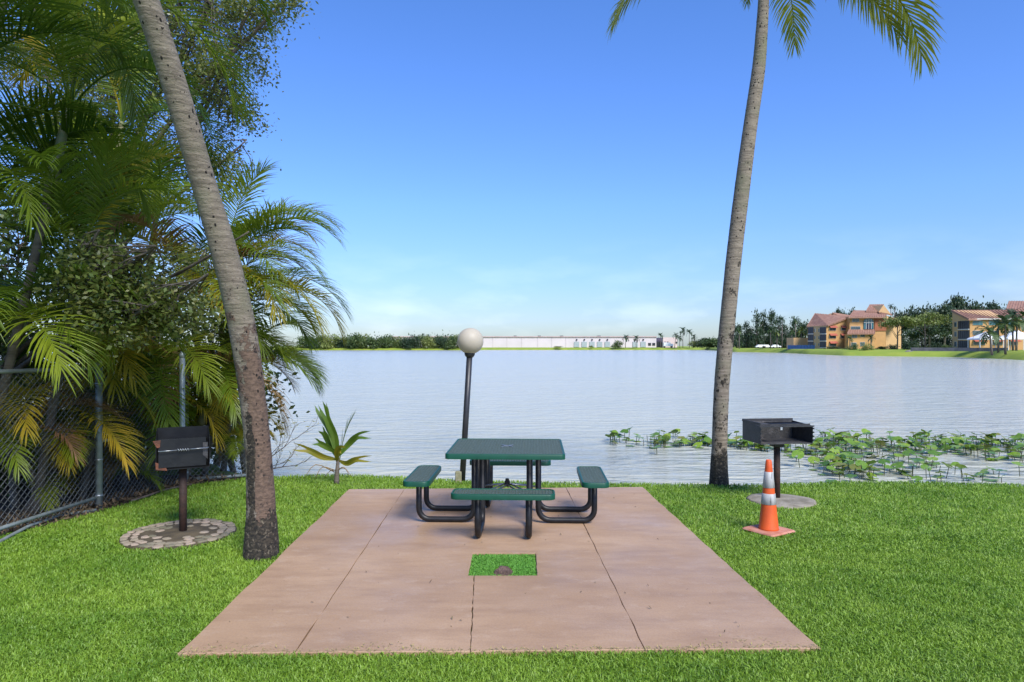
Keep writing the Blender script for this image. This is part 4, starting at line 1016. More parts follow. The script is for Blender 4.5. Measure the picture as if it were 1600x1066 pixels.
M_dark = mat('dark_opening', (.02, .02, .024), (.03, .03, .034), .4, 1)
M_pale = mat('white_paint', (.78, .78, .78), (.72, .72, .72), .5, 1)
M_wallr = mat('grey_stone_wall', (.22, .20, .18), (.15, .14, .125), .9, 1.5, bump=.5)
M_ftree = mat('far_leaf', (.035, .075, .018), (.065, .11, .026), .55, .5, trans=.2, tint=(.12, .16, .04), objvar=.15)
M_ftreed = mat('far_leaf_dark', (.022, .05, .020), (.038, .072, .028), .55, .5, trans=.2, tint=(.055, .085, .035), objvar=.15)
M_ftreel = mat('far_leaf_light', (.12, .17, .03), (.18, .22, .05), .55, .5, trans=.2, tint=(.19, .21, .06), objvar=.12)
M_fbark = mat('far_bark', (.17, .14, .115), (.11, .09, .075), .9, 1)

def fpt(px, d, z=GZ): return Vector(((px - 800) * d / F, d, z))
def zrow(py, d): return H - (py - HOR) * d / F
CROWN = {}
def crown_mesh(kind, v):
    if (kind, v) in CROWN: return CROWN[kind, v]
    rr = random.Random(900 + v + 31 * len(kind)); rg = np.random.default_rng(900 + v); P = []
    if kind == 'round':                                      # unit crown: radius 1, height 0..1
        for _ in range(26):
            a = rr.uniform(0, 6.28); r_ = rr.uniform(0, .72); z = rr.uniform(.15, .85) * (1 - .35 * r_)
            P.append(rg.normal(size=(75, 3)) * np.array([.17, .17, .10]) + np.array([r_ * math.cos(a), r_ * math.sin(a), z]))
    elif kind == 'spread':
        for _ in range(34):
            a = rr.uniform(0, 6.28); r_ = math.sqrt(rr.uniform(0, 1)) * .85; z = .25 + .62 * math.sqrt(max(0, 1 - r_ * r_)) * rr.uniform(.55, 1.05)
            P.append(rg.normal(size=(70, 3)) * np.array([.14, .14, .06]) + np.array([r_ * math.cos(a), r_ * math.sin(a), z]))
    elif kind == 'pine':                                     # airy casuarina
        for _ in range(34):
            z = rr.uniform(.12, 1); r_ = rr.uniform(.1, .8) * (1.05 - z) ** .6; a = rr.uniform(0, 6.28)
            P.append(rg.normal(size=(34, 3)) * np.array([.14, .14, .045]) + np.array([r_ * math.cos(a), r_ * math.sin(a), z]))
    elif kind == 'bush':
        for _ in range(22):
            a = rr.uniform(0, 6.28); r_ = rr.uniform(0, .8); z = rr.uniform(0, .8) * math.sqrt(1 - r_ * r_ * .8)
            P.append(rg.normal(size=(70, 3)) * np.array([.18, .18, .12]) + np.array([r_ * math.cos(a), r_ * math.sin(a), z]))
    P = np.concatenate(P); P[:, 2] = np.abs(P[:, 2])
    sz = {'round': .13, 'spread': .10, 'pine': .11, 'bush': .14}[kind]
    me_ = leaf_mesh('crown', P, sz, 77 + v, .6); CROWN[kind, v] = me_; return me_
def far_tree(px, d, top, wpx, kind, m_, label, group, v=0, base_z=None, trunk=True, bot=None, name='tree', cat='tree'):
    """top: photo row of the crown's top, wpx: crown width in photo pixels, bot: row of the crown's underside"""
    z0 = GZ if base_z is None else base_z; p_ = fpt(px, d, z0); zt = zrow(top, d); hgt = zt - z0; wid = wpx * d / F / 2
    zb_ = 0 if bot is None else max(0, zrow(bot, d) - z0)
    root = tag(empty(name, p_), label, cat, group)
    if trunk:
        t_ = MB(); r_ = max(.12, hgt * .022)
        t_.tube([(0, 0, -.2), (.1, 0, hgt * .35), (0, .1, hgt * .75)], [r_, r_ * .8, r_ * .35], 7)
        for k in range(5):
            a = k * 1.3 + v; t_.tube([(.05, 0, hgt * (.3 + .06 * k)), (math.cos(a) * wid * .6, math.sin(a) * wid * .6, zb_ + (hgt - zb_) * (.45 + .08 * k))], [r_ * .45, r_ * .12], 5)
        t_.build('trunk', M_fbark, root, True)
    o = obj('crown', crown_mesh(kind, v % 4), m_, root, (0, 0, zb_), (0, 0, v * 1.7), (wid, wid, hgt - zb_))
    return root
FPALM = []
def fpalm_mesh(v):
    while len(FPALM) <= v:
        k = len(FPALM); rr = random.Random(700 + k); V, Fq = [], []
        for j in range(16):
            p0 = rr.choice((75, 50, 30, 10, -20)); me_ = frond_mesh('tmp', 1.0, p0, rr.uniform(60, 100), 16, .26, 710 + k * 20 + j, wid=.05, vee=.1, droop=.6, stalk=.1, segs=2, rach=.012, fold=False)
            M_ = Matrix.Rotation(j * 2.4, 4, 'Z'); b = len(V); V += [tuple(M_ @ q.co) for q in me_.vertices]; Fq += [tuple(i + b for i in p_.vertices) for p_ in me_.polygons]; bpy.data.meshes.remove(me_)
        me_ = bpy.data.meshes.new('crown'); me_.from_pydata(V, [], Fq); me_.update(); FPALM.append(me_)
    return FPALM[v]
def far_palm(px, d, top, size_px, label, group, v=0, lean=0.0, m_=None, base_z=None):
    """top: row of the crown's centre; size_px: frond length in photo pixels"""
    z0 = GZ if base_z is None else base_z; p_ = fpt(px, d, z0); zt = zrow(top, d) - z0; L_ = size_px * d / F; dx = lean * d / F
    root = tag(empty('palm_tree', p_), label, 'palm tree', group)
    t_ = MB(); t_.tube([(0, 0, -.2), (dx * .4, 0, zt * .4), (dx, 0, zt)], [.22, .17, .13], 7); t_.build('trunk', M_fbark, root, True)
    obj('crown', fpalm_mesh(v % 3), m_ or M_ftree, root, (dx, 0, zt), (0, 0, v * 1.1), L_)

# --- warehouse across the lake
WD = 445.0
def WP(px, py): return Vector(((px - 800) * WD / F, WD, zrow(py, WD)))
wh = tag(empty('warehouse', WP(760, 546)), 'long low white warehouse across the lake', 'warehouse'); WO = wh.location.copy()
def wbox(px0, px1, py0, py1, y0, y1, name, m_, par=None, rel=True):
    a, b = WP(px0, py1) - WO, WP(px1, py0) - WO; b_ = MB(); b_.box(((a.x + b.x) / 2, (y0 + y1) / 2, (a.z + b.z) / 2), (b.x - a.x, y1 - y0, b.z - a.z)); return b_.build(name, m_, par or wh)
wbox(612, 1025.5, 527, 549, 0, 60, 'wall', M_house); wbox(611.5, 1026, 525.6, 527.0, -.6, 60.6, 'parapet', mat('pink_coping', (.50, .36, .34), None, .8, 1))
wbox(1035, 1057, 527.5, 549, -2, 40, 'entrance_wing', mat('pink_stucco', (.66, .52, .48), None, .8, .2)); wbox(1026, 1035, 534, 549, 2, 30, 'link_wall', M_dark)
for px in (901, 913, 925, 937, 949, 1005, 992.5):
    w_ = wbox(px - 4, px + 4, 534, 542.5, -.5, .1, 'shutter_bay', M_panelg)
    b_ = MB(); c = WP(px, 531) - WO; b_.tube([(c.x, -.6, c.z), (c.x, .1, c.z)], .55, 10); b_.build('round_vent', M_dark, w_)
for px in (1015, 1021.5): 
    wbox(px - 2.2, px + 2.2, 536, 540, -.3, .1, 'window', M_dark)
for px in (1038, 1042, 1056): wbox(px - 1.1, px + 1.1, 534, 536.6, -2.4, -1.8, 'window', M_dark)
for px in (640, 805, 844, 880, 940, 985): wbox(px - 2.4, px + 2.4, 524.2, 525.7, 12, 18, 'roof_unit', M_dark)
for px in (770, 792, 815, 840, 862, 884): wbox(px - .12, px + .12, 527, 547, -.18, .05, 'wall_joint', mat('wall_joint', (.40, .36, .36), None, .8, 1))
b_ = MB(); c = fpt(1042, 432, GZ)
tr = tag(empty('box_truck', c), 'white box truck parked before the warehouse', 'truck')
b_.box((0, 0, 2.0), (4.6, 2.4, 2.4), bev=.1); b_.build('cargo_box', M_pale, tr); b_ = MB(); b_.box((3.1, 0, 1.5), (1.5, 2.2, 1.7), bev=.2); b_.build('cab', M_pale, tr)
for x_ in (-1.6, 2.9):
    for y_ in (-1.1, 1.1): b_ = MB(); b_.tube([(x_, y_ - .15, .45), (x_, y_ + .15, .45)], .45, 12); b_.build('wheel', M_dark, tr)
GFP = 'palms before the warehouse'
far_palm(977, 425, 528, 8, 'leftmost of the palms before the warehouse', GFP, 0, 1, M_ftreed); far_palm(994, 425, 529, 7.5, 'second palm from the left before the warehouse', GFP, 1, 0, M_ftreed)
far_palm(1032, 425, 525, 7, 'round-crowned palm between warehouse and entrance wing', GFP, 2, 0, M_ftreed); far_palm(1054, 425, 524, 7, 'leaning palm at the warehouse entrance wing', GFP, 0, 2, M_ftreed)
far_palm(1067, 425, 517, 9, 'tallest palm at the right end of the warehouse', GFP, 1, 0, M_ftreed); far_palm(1077, 425, 520, 8, 'palm just right of the tallest palm by the warehouse', GFP, 2, 0, M_ftreed); far_palm(1062, 425, 528, 7, 'short palm below the tallest palm by the warehouse', GFP, 0, 0, M_ftreed)
far_palm(1084, 425, 527, 7, 'rightmost short palm by the warehouse', GFP, 1, 0, M_ftreed)
GB = 'bushes along the far warehouse bank'
for px, top, w_, l_ in ((871, 540.5, 15, 'small round olive bush before the warehouse wall'), (924, 540, 9, 'small bush below the warehouse shutters'), (965, 531.5, 20, 'green bush left of the warehouse palms')):
    far_tree(px, 426, top, w_, 'bush', M_ftreel if px < 930 else M_ftree, l_, GB, int(px) % 4, trunk=False, name='bush', cat='bush')
GR = 'trees right of the warehouse'
for i, (px, top, w_, m_) in enumerate(((1090, 533, 26, M_ftreel), (1100, 530, 24, M_ftreed), (1112, 527, 30, M_ftree), (1132, 526, 34, M_ftree), (1150, 524, 26, M_ftreed))):
    far_tree(px, 415 - i * 6, top - 2, w_ * 1.3, 'round', m_, 'rounded green tree right of the warehouse palms, ' + nth(i, 5), GR, i)
# --- wooded bank on the left
GL = 'wooded far bank left of the lamp'
for i in range(6, 26):
    px = 400 + i * 12.8; top = 522.5 + 1.6 * math.sin(i * 1.9) - (1.5 if 10 < i < 15 or i > 21 else 0) + (1.0 if 15 < i < 19 else 0)
    far_tree(px, 394 + (i * 7) % 12, top, 34 + 5 * math.sin(i * 2.3), 'bush', (M_ftree, M_ftreel, M_ftree, M_ftreed)[i % 4], 'rounded green tree on the low wooded bank across the lake, ' + nth(i - 6, 20), GL, i, trunk=False)
for i, (px, top, w_) in enumerate(((505, 531, 20), (528, 526, 14), (552, 525, 18), (569, 525.5, 10), (540, 529, 20), (485, 529, 22))):
    far_tree(px, 425, top, w_, 'round', M_ftreed, 'taller tree rising behind the wooded far bank, ' + nth(sorted((505, 528, 552, 569, 540, 485)).index(px), 6), 'taller trees behind the wooded bank', i)
far_palm(661, 420, 524, 5, 'small palm top above the wooded bank, left of a second one', None, 0, 0, M_ftreed); far_palm(669, 420, 525, 4.5, 'small palm top above the wooded bank, nearest the globe lamp', None, 1, 0, M_ftreed)
b_ = MB(); c = fpt(526, 410, GZ); b_.box((0, 0, 2.6), (5.2, 5, 5.2)); sh_ = tag(empty('shed', c), 'small white and green shed on the far left bank', 'shed'); b_.build('wall', M_panelg, sh_); b_ = MB(); b_.box((0, 0, 4.3), (5.4, 5.2, 2.2)); b_.build('white_band', M_pale, sh_)

# --- row of casuarinas and palms right of the slender palm
GC = 'casuarinas on the right bank'
for i, (px, d, top, w_) in enumerate(((1152, 300, 510, 22), (1166, 305, 506, 18), (1182, 300, 491, 22), (1193, 303, 490, 18), (1206, 300, 489, 18), (1218, 305, 498, 20), (1240, 300, 500, 20), (1172, 310, 515, 26), (1200, 312, 512, 30), (1228, 312, 512, 26), (1250, 290, 505, 20))):
    far_tree(px, d, top - 2, w_ * 1.5, 'pine', M_ftreed, 'airy grey-green casuarina, ' + nth(sorted((1152, 1166, 1182, 1193, 1206, 1218, 1240, 1172, 1200, 1228, 1250)).index(px), 11) + ' in the row left of the orange apartments', GC, i)
for i, px in enumerate((1156, 1170, 1184, 1199, 1213, 1228, 1242)):
    far_tree(px, 318, 521 + 2 * math.sin(i * 2), 24, 'bush', M_ftreed, 'dark bush below the casuarina row, ' + nth(i, 7), 'dark bushes below the casuarinas', i, trunk=False, name='bush', cat='bush')
GP = 'palms left of the orange apartments'
for i, (px, d, top, s_, m_, l_) in enumerate(((1155, 275, 517, 8, M_ftree, 'leftmost bank palm right of the slender trunk'), (1204, 262, 516, 9, M_ftree, 'second bank palm from the slender trunk'), (1222, 258, 500, 8, M_ftreed, 'tallest dark-headed bank palm'), (1243, 250, 500, 9, M_ftree, 'tall bank palm left of the apartments'), (1237, 245, 517, 9, M_ftree, 'short broad palm left of the apartments'),
                               (1252, 238, 518, 11, M_ftreel, 'light green palm against the apartment corner'), (1214, 262, 520, 7, M_ftreel, 'small pale palm among the bank palms'))):
    far_palm(px, d, top, s_, l_, GP, i, 0, m_)
for i, px in enumerate((1188, 1197, 1212)):
    c = fpt(px, 296, GZ); car = tag(empty('parked_car', c), ('leftmost', 'middle', 'rightmost')[i] + ' white car parked below the casuarinas', 'car', 'cars below the casuarinas')
    b_ = MB(); b_.box((0, 0, .62), (4.3, 1.8, .7), bev=.15); b_.build('body', M_pale, car); b_ = MB(); b_.extrude([(-1.5, -.8, .95), (1.3, -.8, .95), (.8, -.8, 1.5), (-1.1, -.8, 1.5)], (0, 1.6, 0)); b_.build('cabin', M_pale, car)
    for x_ in (-1.3, 1.3):
        for y_ in (-.85, .85): b_ = MB(); b_.tube([(x_, y_ - .1, .33), (x_, y_ + .1, .33)], .33, 10); b_.build('wheel', M_dark, car)

# --- apartments: walls drawn in the plane of a face, then given depth
class Face:
    """a building face: from photo column pa (depth da) to column pb (depth db)"""
    def __init__(s, root, pa, da, pb, db):
        s.r = root; s.o = root.location; s.A, s.B = fpt(pa, da, 0), fpt(pb, db, 0); s.u = (s.B - s.A).normalized(); s.n = Vector((s.u.y, -s.u.x, 0))
        if s.n.y > 0: s.n = -s.n
    def p(s, px, py):
        k = (px - 800) / F; dx, dy = s.u.x, s.u.y; t = (k * s.A.y - s.A.x) / (dx - k * dy); q = s.A + s.u * t
        return Vector((q.x, q.y, zrow(py, q.y))) - s.o
    def quad(s, px0, px1, py0, py1, out, depth, name, m_, par=None):
        """box on the face: out = how far it stands proud, depth = thickness"""
        a, b = s.p(px0, py1), s.p(px1, py1); zt = s.p(px0, py0).z; zt2 = zt
        q = [a, b, Vector((b.x, b.y, zt2)), Vector((a.x, a.y, zt))]
        b_ = MB(); b_.extrude([v + s.n * out for v in q], -s.n * depth); return b_.build(name, m_, par or s.r)
    def poly(s, pts, out, depth, name, m_, par=None):
        b_ = MB(); b_.extrude([s.p(*q) + s.n * out for q in pts], -s.n * depth); return b_.build(name, m_, par or s.r)
    def window(s, px0, px1, py0, py1, m_=None):
        fr = s.quad(px0 - .25, px1 + .25, py0 - .25, py1 + .3, .10, .16, 'window', M_trim)
        s.quad(px0, (px0 + px1) / 2 - .12, py0, py1, .14, .1, 'pane', m_ or M_glass, fr); s.quad((px0 + px1) / 2 + .12, px1, py0, py1, .14, .1, 'pane', m_ or M_glass, fr)
    def awning(s, px0, px1, py0, py1):
        a, b, c, d = s.p(px0, py0), s.p(px1, py0), s.p(px1 + .4, py1), s.p(px0 - .4, py1); b_ = MB(); o1 = s.n * .1; o2 = s.n * 1.0
        dn = Vector((0, 0, -.12)); b_.loft([[a + o1, b + o1, c + o2, d + o2], [a + o1 + dn, b + o1 + dn, c + o2 + dn, d + o2 + dn]]); b_.build('awning', M_awning, s.r)
    def balcony(s, px0, px1, py0, py1):
        b = s.quad(px0, px1, py0, py1, .06, .12, 'balcony', M_screen)
        n_ = max(2, int((px1 - px0) / 3))
        for i in range(n_ + 1):
            x_ = px0 + (px1 - px0) * i / n_; s.quad(x_ - .1, x_ + .1, py0, py1, .12, .1, 'mullion', M_dark, b)
        s.quad(px0, px1, py0 + (py1 - py0) * .6, py0 + (py1 - py0) * .6 + .35, .13, .1, 'rail', M_dark, b)
        s.quad(px0 - .2, px1 + .2, py1 + .02, py1 + .95, .2, .3, 'slab_edge', M_trim, b)
def roof_quad(root, pts, th, name='roof', m_=None):
    """a tilted roof plane of four world points; gets tile courses as ribs running down the slope"""
    o_ = root.location; P_ = [Vector(p_) - o_ for p_ in pts]; b_ = MB(); b_.extrude(P_, (0, 0, -th)); r_ = b_.build(name, m_ or M_tile, root)
    rib = MB(); n_ = max(3, int((P_[1] - P_[0]).length / .75))
    for i in range(n_ + 1):
        t = i / n_; a, b = P_[0].lerp(P_[1], t), P_[3].lerp(P_[2], t); rib.tube([a + Vector((0, 0, .04)), b + Vector((0, 0, .04))], .11, 4, False)
    tag(rib.build('tile_ribs', m_ or M_tile, r_), kind='stuff'); return r_

# apartment house A, centre right
DA = 222.0
A_ = tag(empty('apartment_house', fpt(1291, DA, GZ)), 'orange three-storey apartment house with arched window tower and clay roof', 'building')
fl_ = Face(A_, 1291.2, DA, 1262, DA + 9); fr_ = Face(A_, 1291.2, DA, 1330, DA + 1.5); ft = Face(A_, 1326.5, DA - 1.5, 1400, DA - 1.5)
fl_.poly([(1291.1, 546), (1262, 546), (1262, 510.2), (1291.1, 509.2)], 0, 8, 'wall', M_stuccol)
fr_.poly([(1291.3, 546), (1328, 546), (1328, 495), (1291.3, 508.6)], 0, 8, 'wall', M_stucco)
for y0, y1 in ((511.5, 521.5), (523, 532.6), (534.2, 543)):
    fl_.balcony(1281.5, 1291.0, y0, y1); fl_.balcony(1263, 1271.2, y0, y1)
    fl_.window(1273, 1274.2, y0 + 2.5, y1 - 2.5); fl_.window(1279.3, 1280.5, y0 + 2.5, y1 - 2.5)
for (x0, x1), (y0, y1) in [((1295.5, 1306.5), (509, 512)), ((1314, 1325.5), (508.8, 511.8)), ((1295.5, 1306.5), (521.2, 524.2)), ((1313.2, 1322.5), (521.2, 524)), ((1295.5, 1307), (533.4, 536.4))]:
    fr_.window(x0 + .6, x1 - .6, y1 + .2, y1 + 4.4); fr_.awning(x0, x1, y0, y1)
# roof plane rising to the right, eave along the left face
k0, k1 = fl_.p(1291.4, 508.6) + A_.location, fl_.p(1260.5, 510.6) + A_.location
k2 = fr_.p(1328, 494.6) + A_.location; k0 = k0 + Vector((.2, -.6, 0)); k2 = k2 + Vector((.2, -.6, 0))
far_top = Vector((k2.x - 6.5, k2.y + 12, k2.z + 1.6))
roof_quad(A_, [k1, k0, k2, far_top], .35)
b_ = MB(); q = [ad(1281, 503, DA + 12), ad(1316, 497, DA + 12), ad(1301, 489.5, DA + 12)]; b_.extrude([v - A_.location for v in q], (0, 2, 0)); b_.build('gable', M_stuccol, A_)
b_ = MB(); c = ad(1300, 494, DA + 11.9) - A_.location; b_.tube([c, c + Vector((0, .2, 0))], .35, 8); b_.build('gable_vent', M_dark, A_)
roof_quad(A_, [ad(1300.5, 488.8, DA + 11), ad(1300.5, 488.8, DA + 22), ad(1330, 493.5, DA + 20), ad(1318, 497.5, DA + 11)], .3)
# tower block
ft.poly([(1327.5, 546), (1384, 546), (1384, 495.5), (1327.5, 495.5)], 0, 12, 'wall', M_stucco)
ft.quad(1366, 1384.2, 496, 517, .25, .3, 'rust_panel', M_brick)
ft.window(1331.5, 1342.3, 497.3, 503); ft.window(1329.2, 1344, 510.2, 514.8)
wn_ = ft.poly([(1349, 514.6), (1364.5, 514.6), (1364.5, 503)] + [(1356.75 + 7.75 * math.cos(R(a)), 503 - 6 * math.sin(R(a))) for a in range(15, 180, 15)] + [(1349, 503)], .2, .3, 'arched_window', M_teal)
for x_ in (1352.8, 1356.75, 1360.7): ft.quad(x_ - .25, x_ + .25, 498.5, 514.6, .3, .15, 'mullion', M_trim, wn_)
ft.quad(1349, 1364.5, 503.8, 504.4, .3, .14, 'mullion', M_trim, wn_); ft.quad(1353.2, 1360.4, 506, 514.4, .26, .1, 'pane', M_screen, wn_)
roof_quad(A_, [ad(1326, 495.6, DA - 3), ad(1385, 495.2, DA - 3), ad(1384, 486, DA + 6), ad(1334.5, 485, DA + 6)], .4)
roof_quad(A_, [ad(1353, 486.5, DA + 3), ad(1378, 486.8, DA + 3), ad(1380.6, 475.6, DA + 11), ad(1359.5, 475.8, DA + 11)], .3)
b_ = MB(); b_.extrude([ad(1373, 487.5, DA + 2) - A_.location, ad(1392, 491, DA + 2) - A_.location, ad(1380.7, 476.5, DA + 2) - A_.location], (0, 8, 0)); b_.build('gable', M_stuccol, A_)
roof_quad(A_, [ad(1373, 488, DA + 1), ad(1394, 492, DA + 1), ad(1393, 490.5, DA + 9), ad(1374, 486.5, DA + 9)], .3)
roof_quad(A_, [ad(1324, 521.3, DA - 5), ad(1367, 521, DA - 5), ad(1366.6, 514.8, DA - 1.4), ad(1326.5, 515, DA - 1.4)], .35)
fg = Face(A_, 1325.5, DA - 4, 1400, DA - 4); fg.poly([(1325.5, 546), (1366.5, 546), (1366.5, 521.8), (1325.5, 521.8)], 0, 2.4, 'wall', M_stucco)
fg.window(1331, 1339, 522.6, 528); fg.window(1344, 1351, 522.5, 526.5); fg.window(1344, 1351, 534.8, 541); fg.window(1330, 1338, 535.5, 542)
fx = Face(A_, 1384, DA + 1, 1420, DA + 5); fx.poly([(1384.3, 546), (1408, 546), (1408, 500), (1384.3, 493)], 0, 8, 'wall', M_stuccol)
roof_quad(A_, [ad(1384, 508, DA - 2), ad(1404, 509, DA - 2), ad(1400, 500, DA + 4), ad(1387, 498, DA + 4)], .3)
fg2 = Face(A_, 1240, DA + 14, 1265, DA + 14); fg2.poly([(1240, 547), (1264, 547), (1264, 528), (1240, 528)], 0, 6, 'wall', M_stuccol)

# apartment house B, right, with C behind it
DB = 160.0
B_ = tag(empty('apartment_house', fpt(1515.5, DB, GZ)), 'orange apartment house with stacked screened balconies behind the white tents', 'building')
bl = Face(B_, 1515.5, DB, 1488, DB + 6); br = Face(B_, 1515.5, DB, 1640, DB)
bl.poly([(1515.4, 548), (1488, 548), (1488, 485.3), (1515.4, 497.6)], 0, 9, 'wall', M_stuccol)
br.poly([(1515.6, 548), (1640, 548), (1640, 498), (1515.6, 498)], 0, 5, 'wall', M_stucco)
for y0, y1 in ((502, 514.5), (517, 530), (532.5, 545)):
    bl.balcony(1497.8, 1514.6, y0, y1); bl.window(1491.8, 1495.2, y0 + 1.8, y0 + 9)
roof_quad(B_, [ad(1513.5, 497.8, DB - 1), ad(1642, 498.2, DB + 2), ad(1630, 484.2, DB + 9), ad(1486.5, 484.6, DB + 6.4)], .45)
br.quad(1515.6, 1640, 498.0, 499.5, .7, .65, 'eave', M_trim)
for (x0, x1), (y0, y1) in [((1520, 1535), (501.5, 508)), ((1545, 1560), (501.5, 508)), ((1520, 1535), (517, 523.5)), ((1545, 1560), (517, 523.5)), ((1521, 1529.5), (533.6, 539)), ((1531, 1539), (533.6, 539)), ((1551, 1566), (533.6, 539)), ((1575, 1590), (517, 523.5)), ((1575, 1590), (501.5, 508)), ((1577, 1590), (533.6, 539))]:
    br.window(x0, x1, y0, y1, M_teal if y0 < 505 else None)
for x0, x1 in ((1520, 1530), (1530.5, 1539.5), (1550, 1567), (1576, 1591)): br.awning(x0, x1, 530.2, 533.4)
DC_ = 190.0
C_ = tag(empty('apartment_house', fpt(1590, DC_, GZ)), 'taller clay-roofed house at the right picture edge behind the palms', 'building')
cf = Face(C_, 1573, DC_, 1680, DC_); cf.poly([(1576, 548), (1680, 548), (1680, 483), (1576, 483)], 0, 9, 'wall', M_stucco)
roof_quad(C_, [ad(1572, 483.5, DC_ - 1), ad(1682, 483.5, DC_ - 1), ad(1680, 470.5, DC_ + 9), ad(1577, 470.5, DC_ + 9)], .4)
for x0 in (1582, 1596, 1612): cf.window(x0, x0 + 8, 488, 494)

# tents, blue fence, retaining wall
def tent(px0, px1, eave, peak, d, label):
    a, b = fpt(px0, d, 0), fpt(px1, d, 0); w_ = b.x - a.x; ze = zrow(eave, d) - GZ; zp = zrow(peak, d) - GZ; dp = 4.0
    root = tag(empty('party_tent', ((a.x + b.x) / 2, d + dp / 2, GZ)), label, 'tent', 'white tents before the apartments'); b_ = MB(); h = w_ / 2
    rings = []
    for t, zz in ((1, ze - .3), (1, ze), (.55, ze + (zp - ze) * .38), (.22, ze + (zp - ze) * .72), (.02, zp)): rings.append([Vector((x_ * h * t, y_ * dp / 2 * t, zz)) for x_, y_ in ((-1, -1), (1, -1), (1, 1), (-1, 1))])
    b_.loft(rings, True); b_.build('canopy', M_tent, root)
    for x_ in (-1, 0, 1):
        for y_ in (-1, 1): b_ = MB(); b_.tube([(x_ * (h - .15), y_ * (dp / 2 - .15), -.05), (x_ * (h - .15), y_ * (dp / 2 - .15), ze)], .07, 6); b_.build('pole', M_pale, root)
tent(1531, 1570, 528.8, 518, 140, 'white pyramid tent before the apartment house with stacked balconies'); tent(1575, 1625, 528.2, 515.5, 142, 'white tent at the right picture edge')
bf = tag(empty('blue_fence', fpt(1250, 216, GZ)), 'low blue fence on the bank left of the orange apartments', 'fence'); o_ = bf.location
for i in range(9):
    a, b = fpt(1231 + i * 4.7, 217 - i * .9, GZ) - o_, fpt(1231 + (i + 1) * 4.7 - .2, 217 - (i + 1) * .9, GZ) - o_
    b_ = MB(); b_.extrude([a, b, b + Vector((0, 0, 1.15)), a + Vector((0, 0, 1.15))], (0, .05, 0)); b_.build('panel', M_bluef, bf)
    b_ = MB(); b_.box(a + Vector((0, 0, .62)), (.12, .12, 1.3)); b_.build('post', M_bluef, bf)
rw = MB(); pts = [(1425, 150), (1455, 147), (1490, 143), (1530, 138), (1575, 134)]
for (p0, d0), (p1, d1) in zip(pts, pts[1:]):
    a, b = fpt(p0, d0, GZ - .2), fpt(p1, d1, GZ - .2); rw.extrude([a, b, b + Vector((0, 0, .75)), a + Vector((0, 0, .75))], (0, .5, 0))
tag(rw.build('retaining_wall', M_wallr), 'low grey retaining wall along the right bank lawn', 'wall')
rr = random.Random(88)
for i in range(9):
    c = fpt(1421 + i * 2.6 + rr.uniform(-.5, .5), 162 + rr.uniform(-1.5, 1.5), -.2 + rr.uniform(0, .6)); b_ = MB(); rings = []
    for t, zz in ((.9, -.3), (1, .1), (.8, .4), (.3, .55)): rings.append([Vector((t * 1.0 * math.cos(a) * rr.uniform(.8, 1.2), t * .8 * math.sin(a) * rr.uniform(.8, 1.2), zz)) for a in [k * 6.283 / 8 for k in range(8)]])
    b_.loft(rings); tag(b_.build('bank_rock', M_wallr, loc=c), 'grey rock on the bank below the spreading tree, ' + nth(i, 9), 'rock', 'rocks on the right bank')

# trees and bushes round the apartments
GT = 'trees round the apartments'
far_tree(1445, 172, 486, 72, 'spread', M_ftreel, 'wide spreading light green tree with pale trunk between the apartment houses', GT, 1, bot=522); far_tree(1402, 178, 493, 50, 'spread', M_ftreel, 'light spreading tree hiding the right end of the tower house', GT, 2, bot=523)
for i, (px, d, top, w_, m_, l_) in enumerate(((1452, 240, 475, 34, M_ftreed, 'dark tree left of the tallest trees behind the apartments'), (1494, 235, 463, 34, M_ftreed, 'tallest dark tree behind the balconied apartment house'), (1520, 238, 464, 34, M_ftreed, 'broad dark tree right of the tallest one'), (1476, 225, 476, 36, M_ftreed, 'dark tree filling the gap left of the balconied house'),
     (1425, 245, 478, 30, M_ftreed, 'dark tree right of the tower house roof'), (1550, 240, 474, 34, M_ftreed, 'dark tree above the clay roof near the right edge'), (1408, 250, 482, 20, M_ftreed, 'small dark tree just right of the tower gable'), (1475, 200, 500, 40, M_ftreed, 'dark green tree behind the spreading tree'), (1440, 205, 505, 40, M_ftreed, 'dark low tree behind the pale trunk'),
     (1310, 262, 484, 16, M_ftreed, 'left treetop behind the clay roof'), (1320, 262, 482, 14, M_ftreed, 'middle treetop behind the clay roof'), (1332, 262, 483, 14, M_ftreed, 'right treetop behind the clay roof'), (1258, 262, 502, 26, M_ftreed, 'dark tree behind the left apartment corner'))):
    far_tree(px, d, top - 1.5, w_ * 1.45, 'round', m_, l_, GT, i, bot=top + (545 - top) * .62)
far_palm(1392, 250, 478, 6, 'left of two palm tops right of the tower gable', GT, 0, 0, M_ftreed); far_palm(1398, 250, 482, 5, 'right of two palm tops right of the tower gable', GT, 1, 0, M_ftreed)
far_palm(1328, 196, 530, 8, 'left fan palm before the tower house', 'fan palms before the tower house', 2, 0, M_ftree); far_palm(1361, 196, 529, 8, 'right fan palm before the tower house', 'fan palms before the tower house', 1, 0, M_ftreed)
GQ = 'bushes on the right bank'
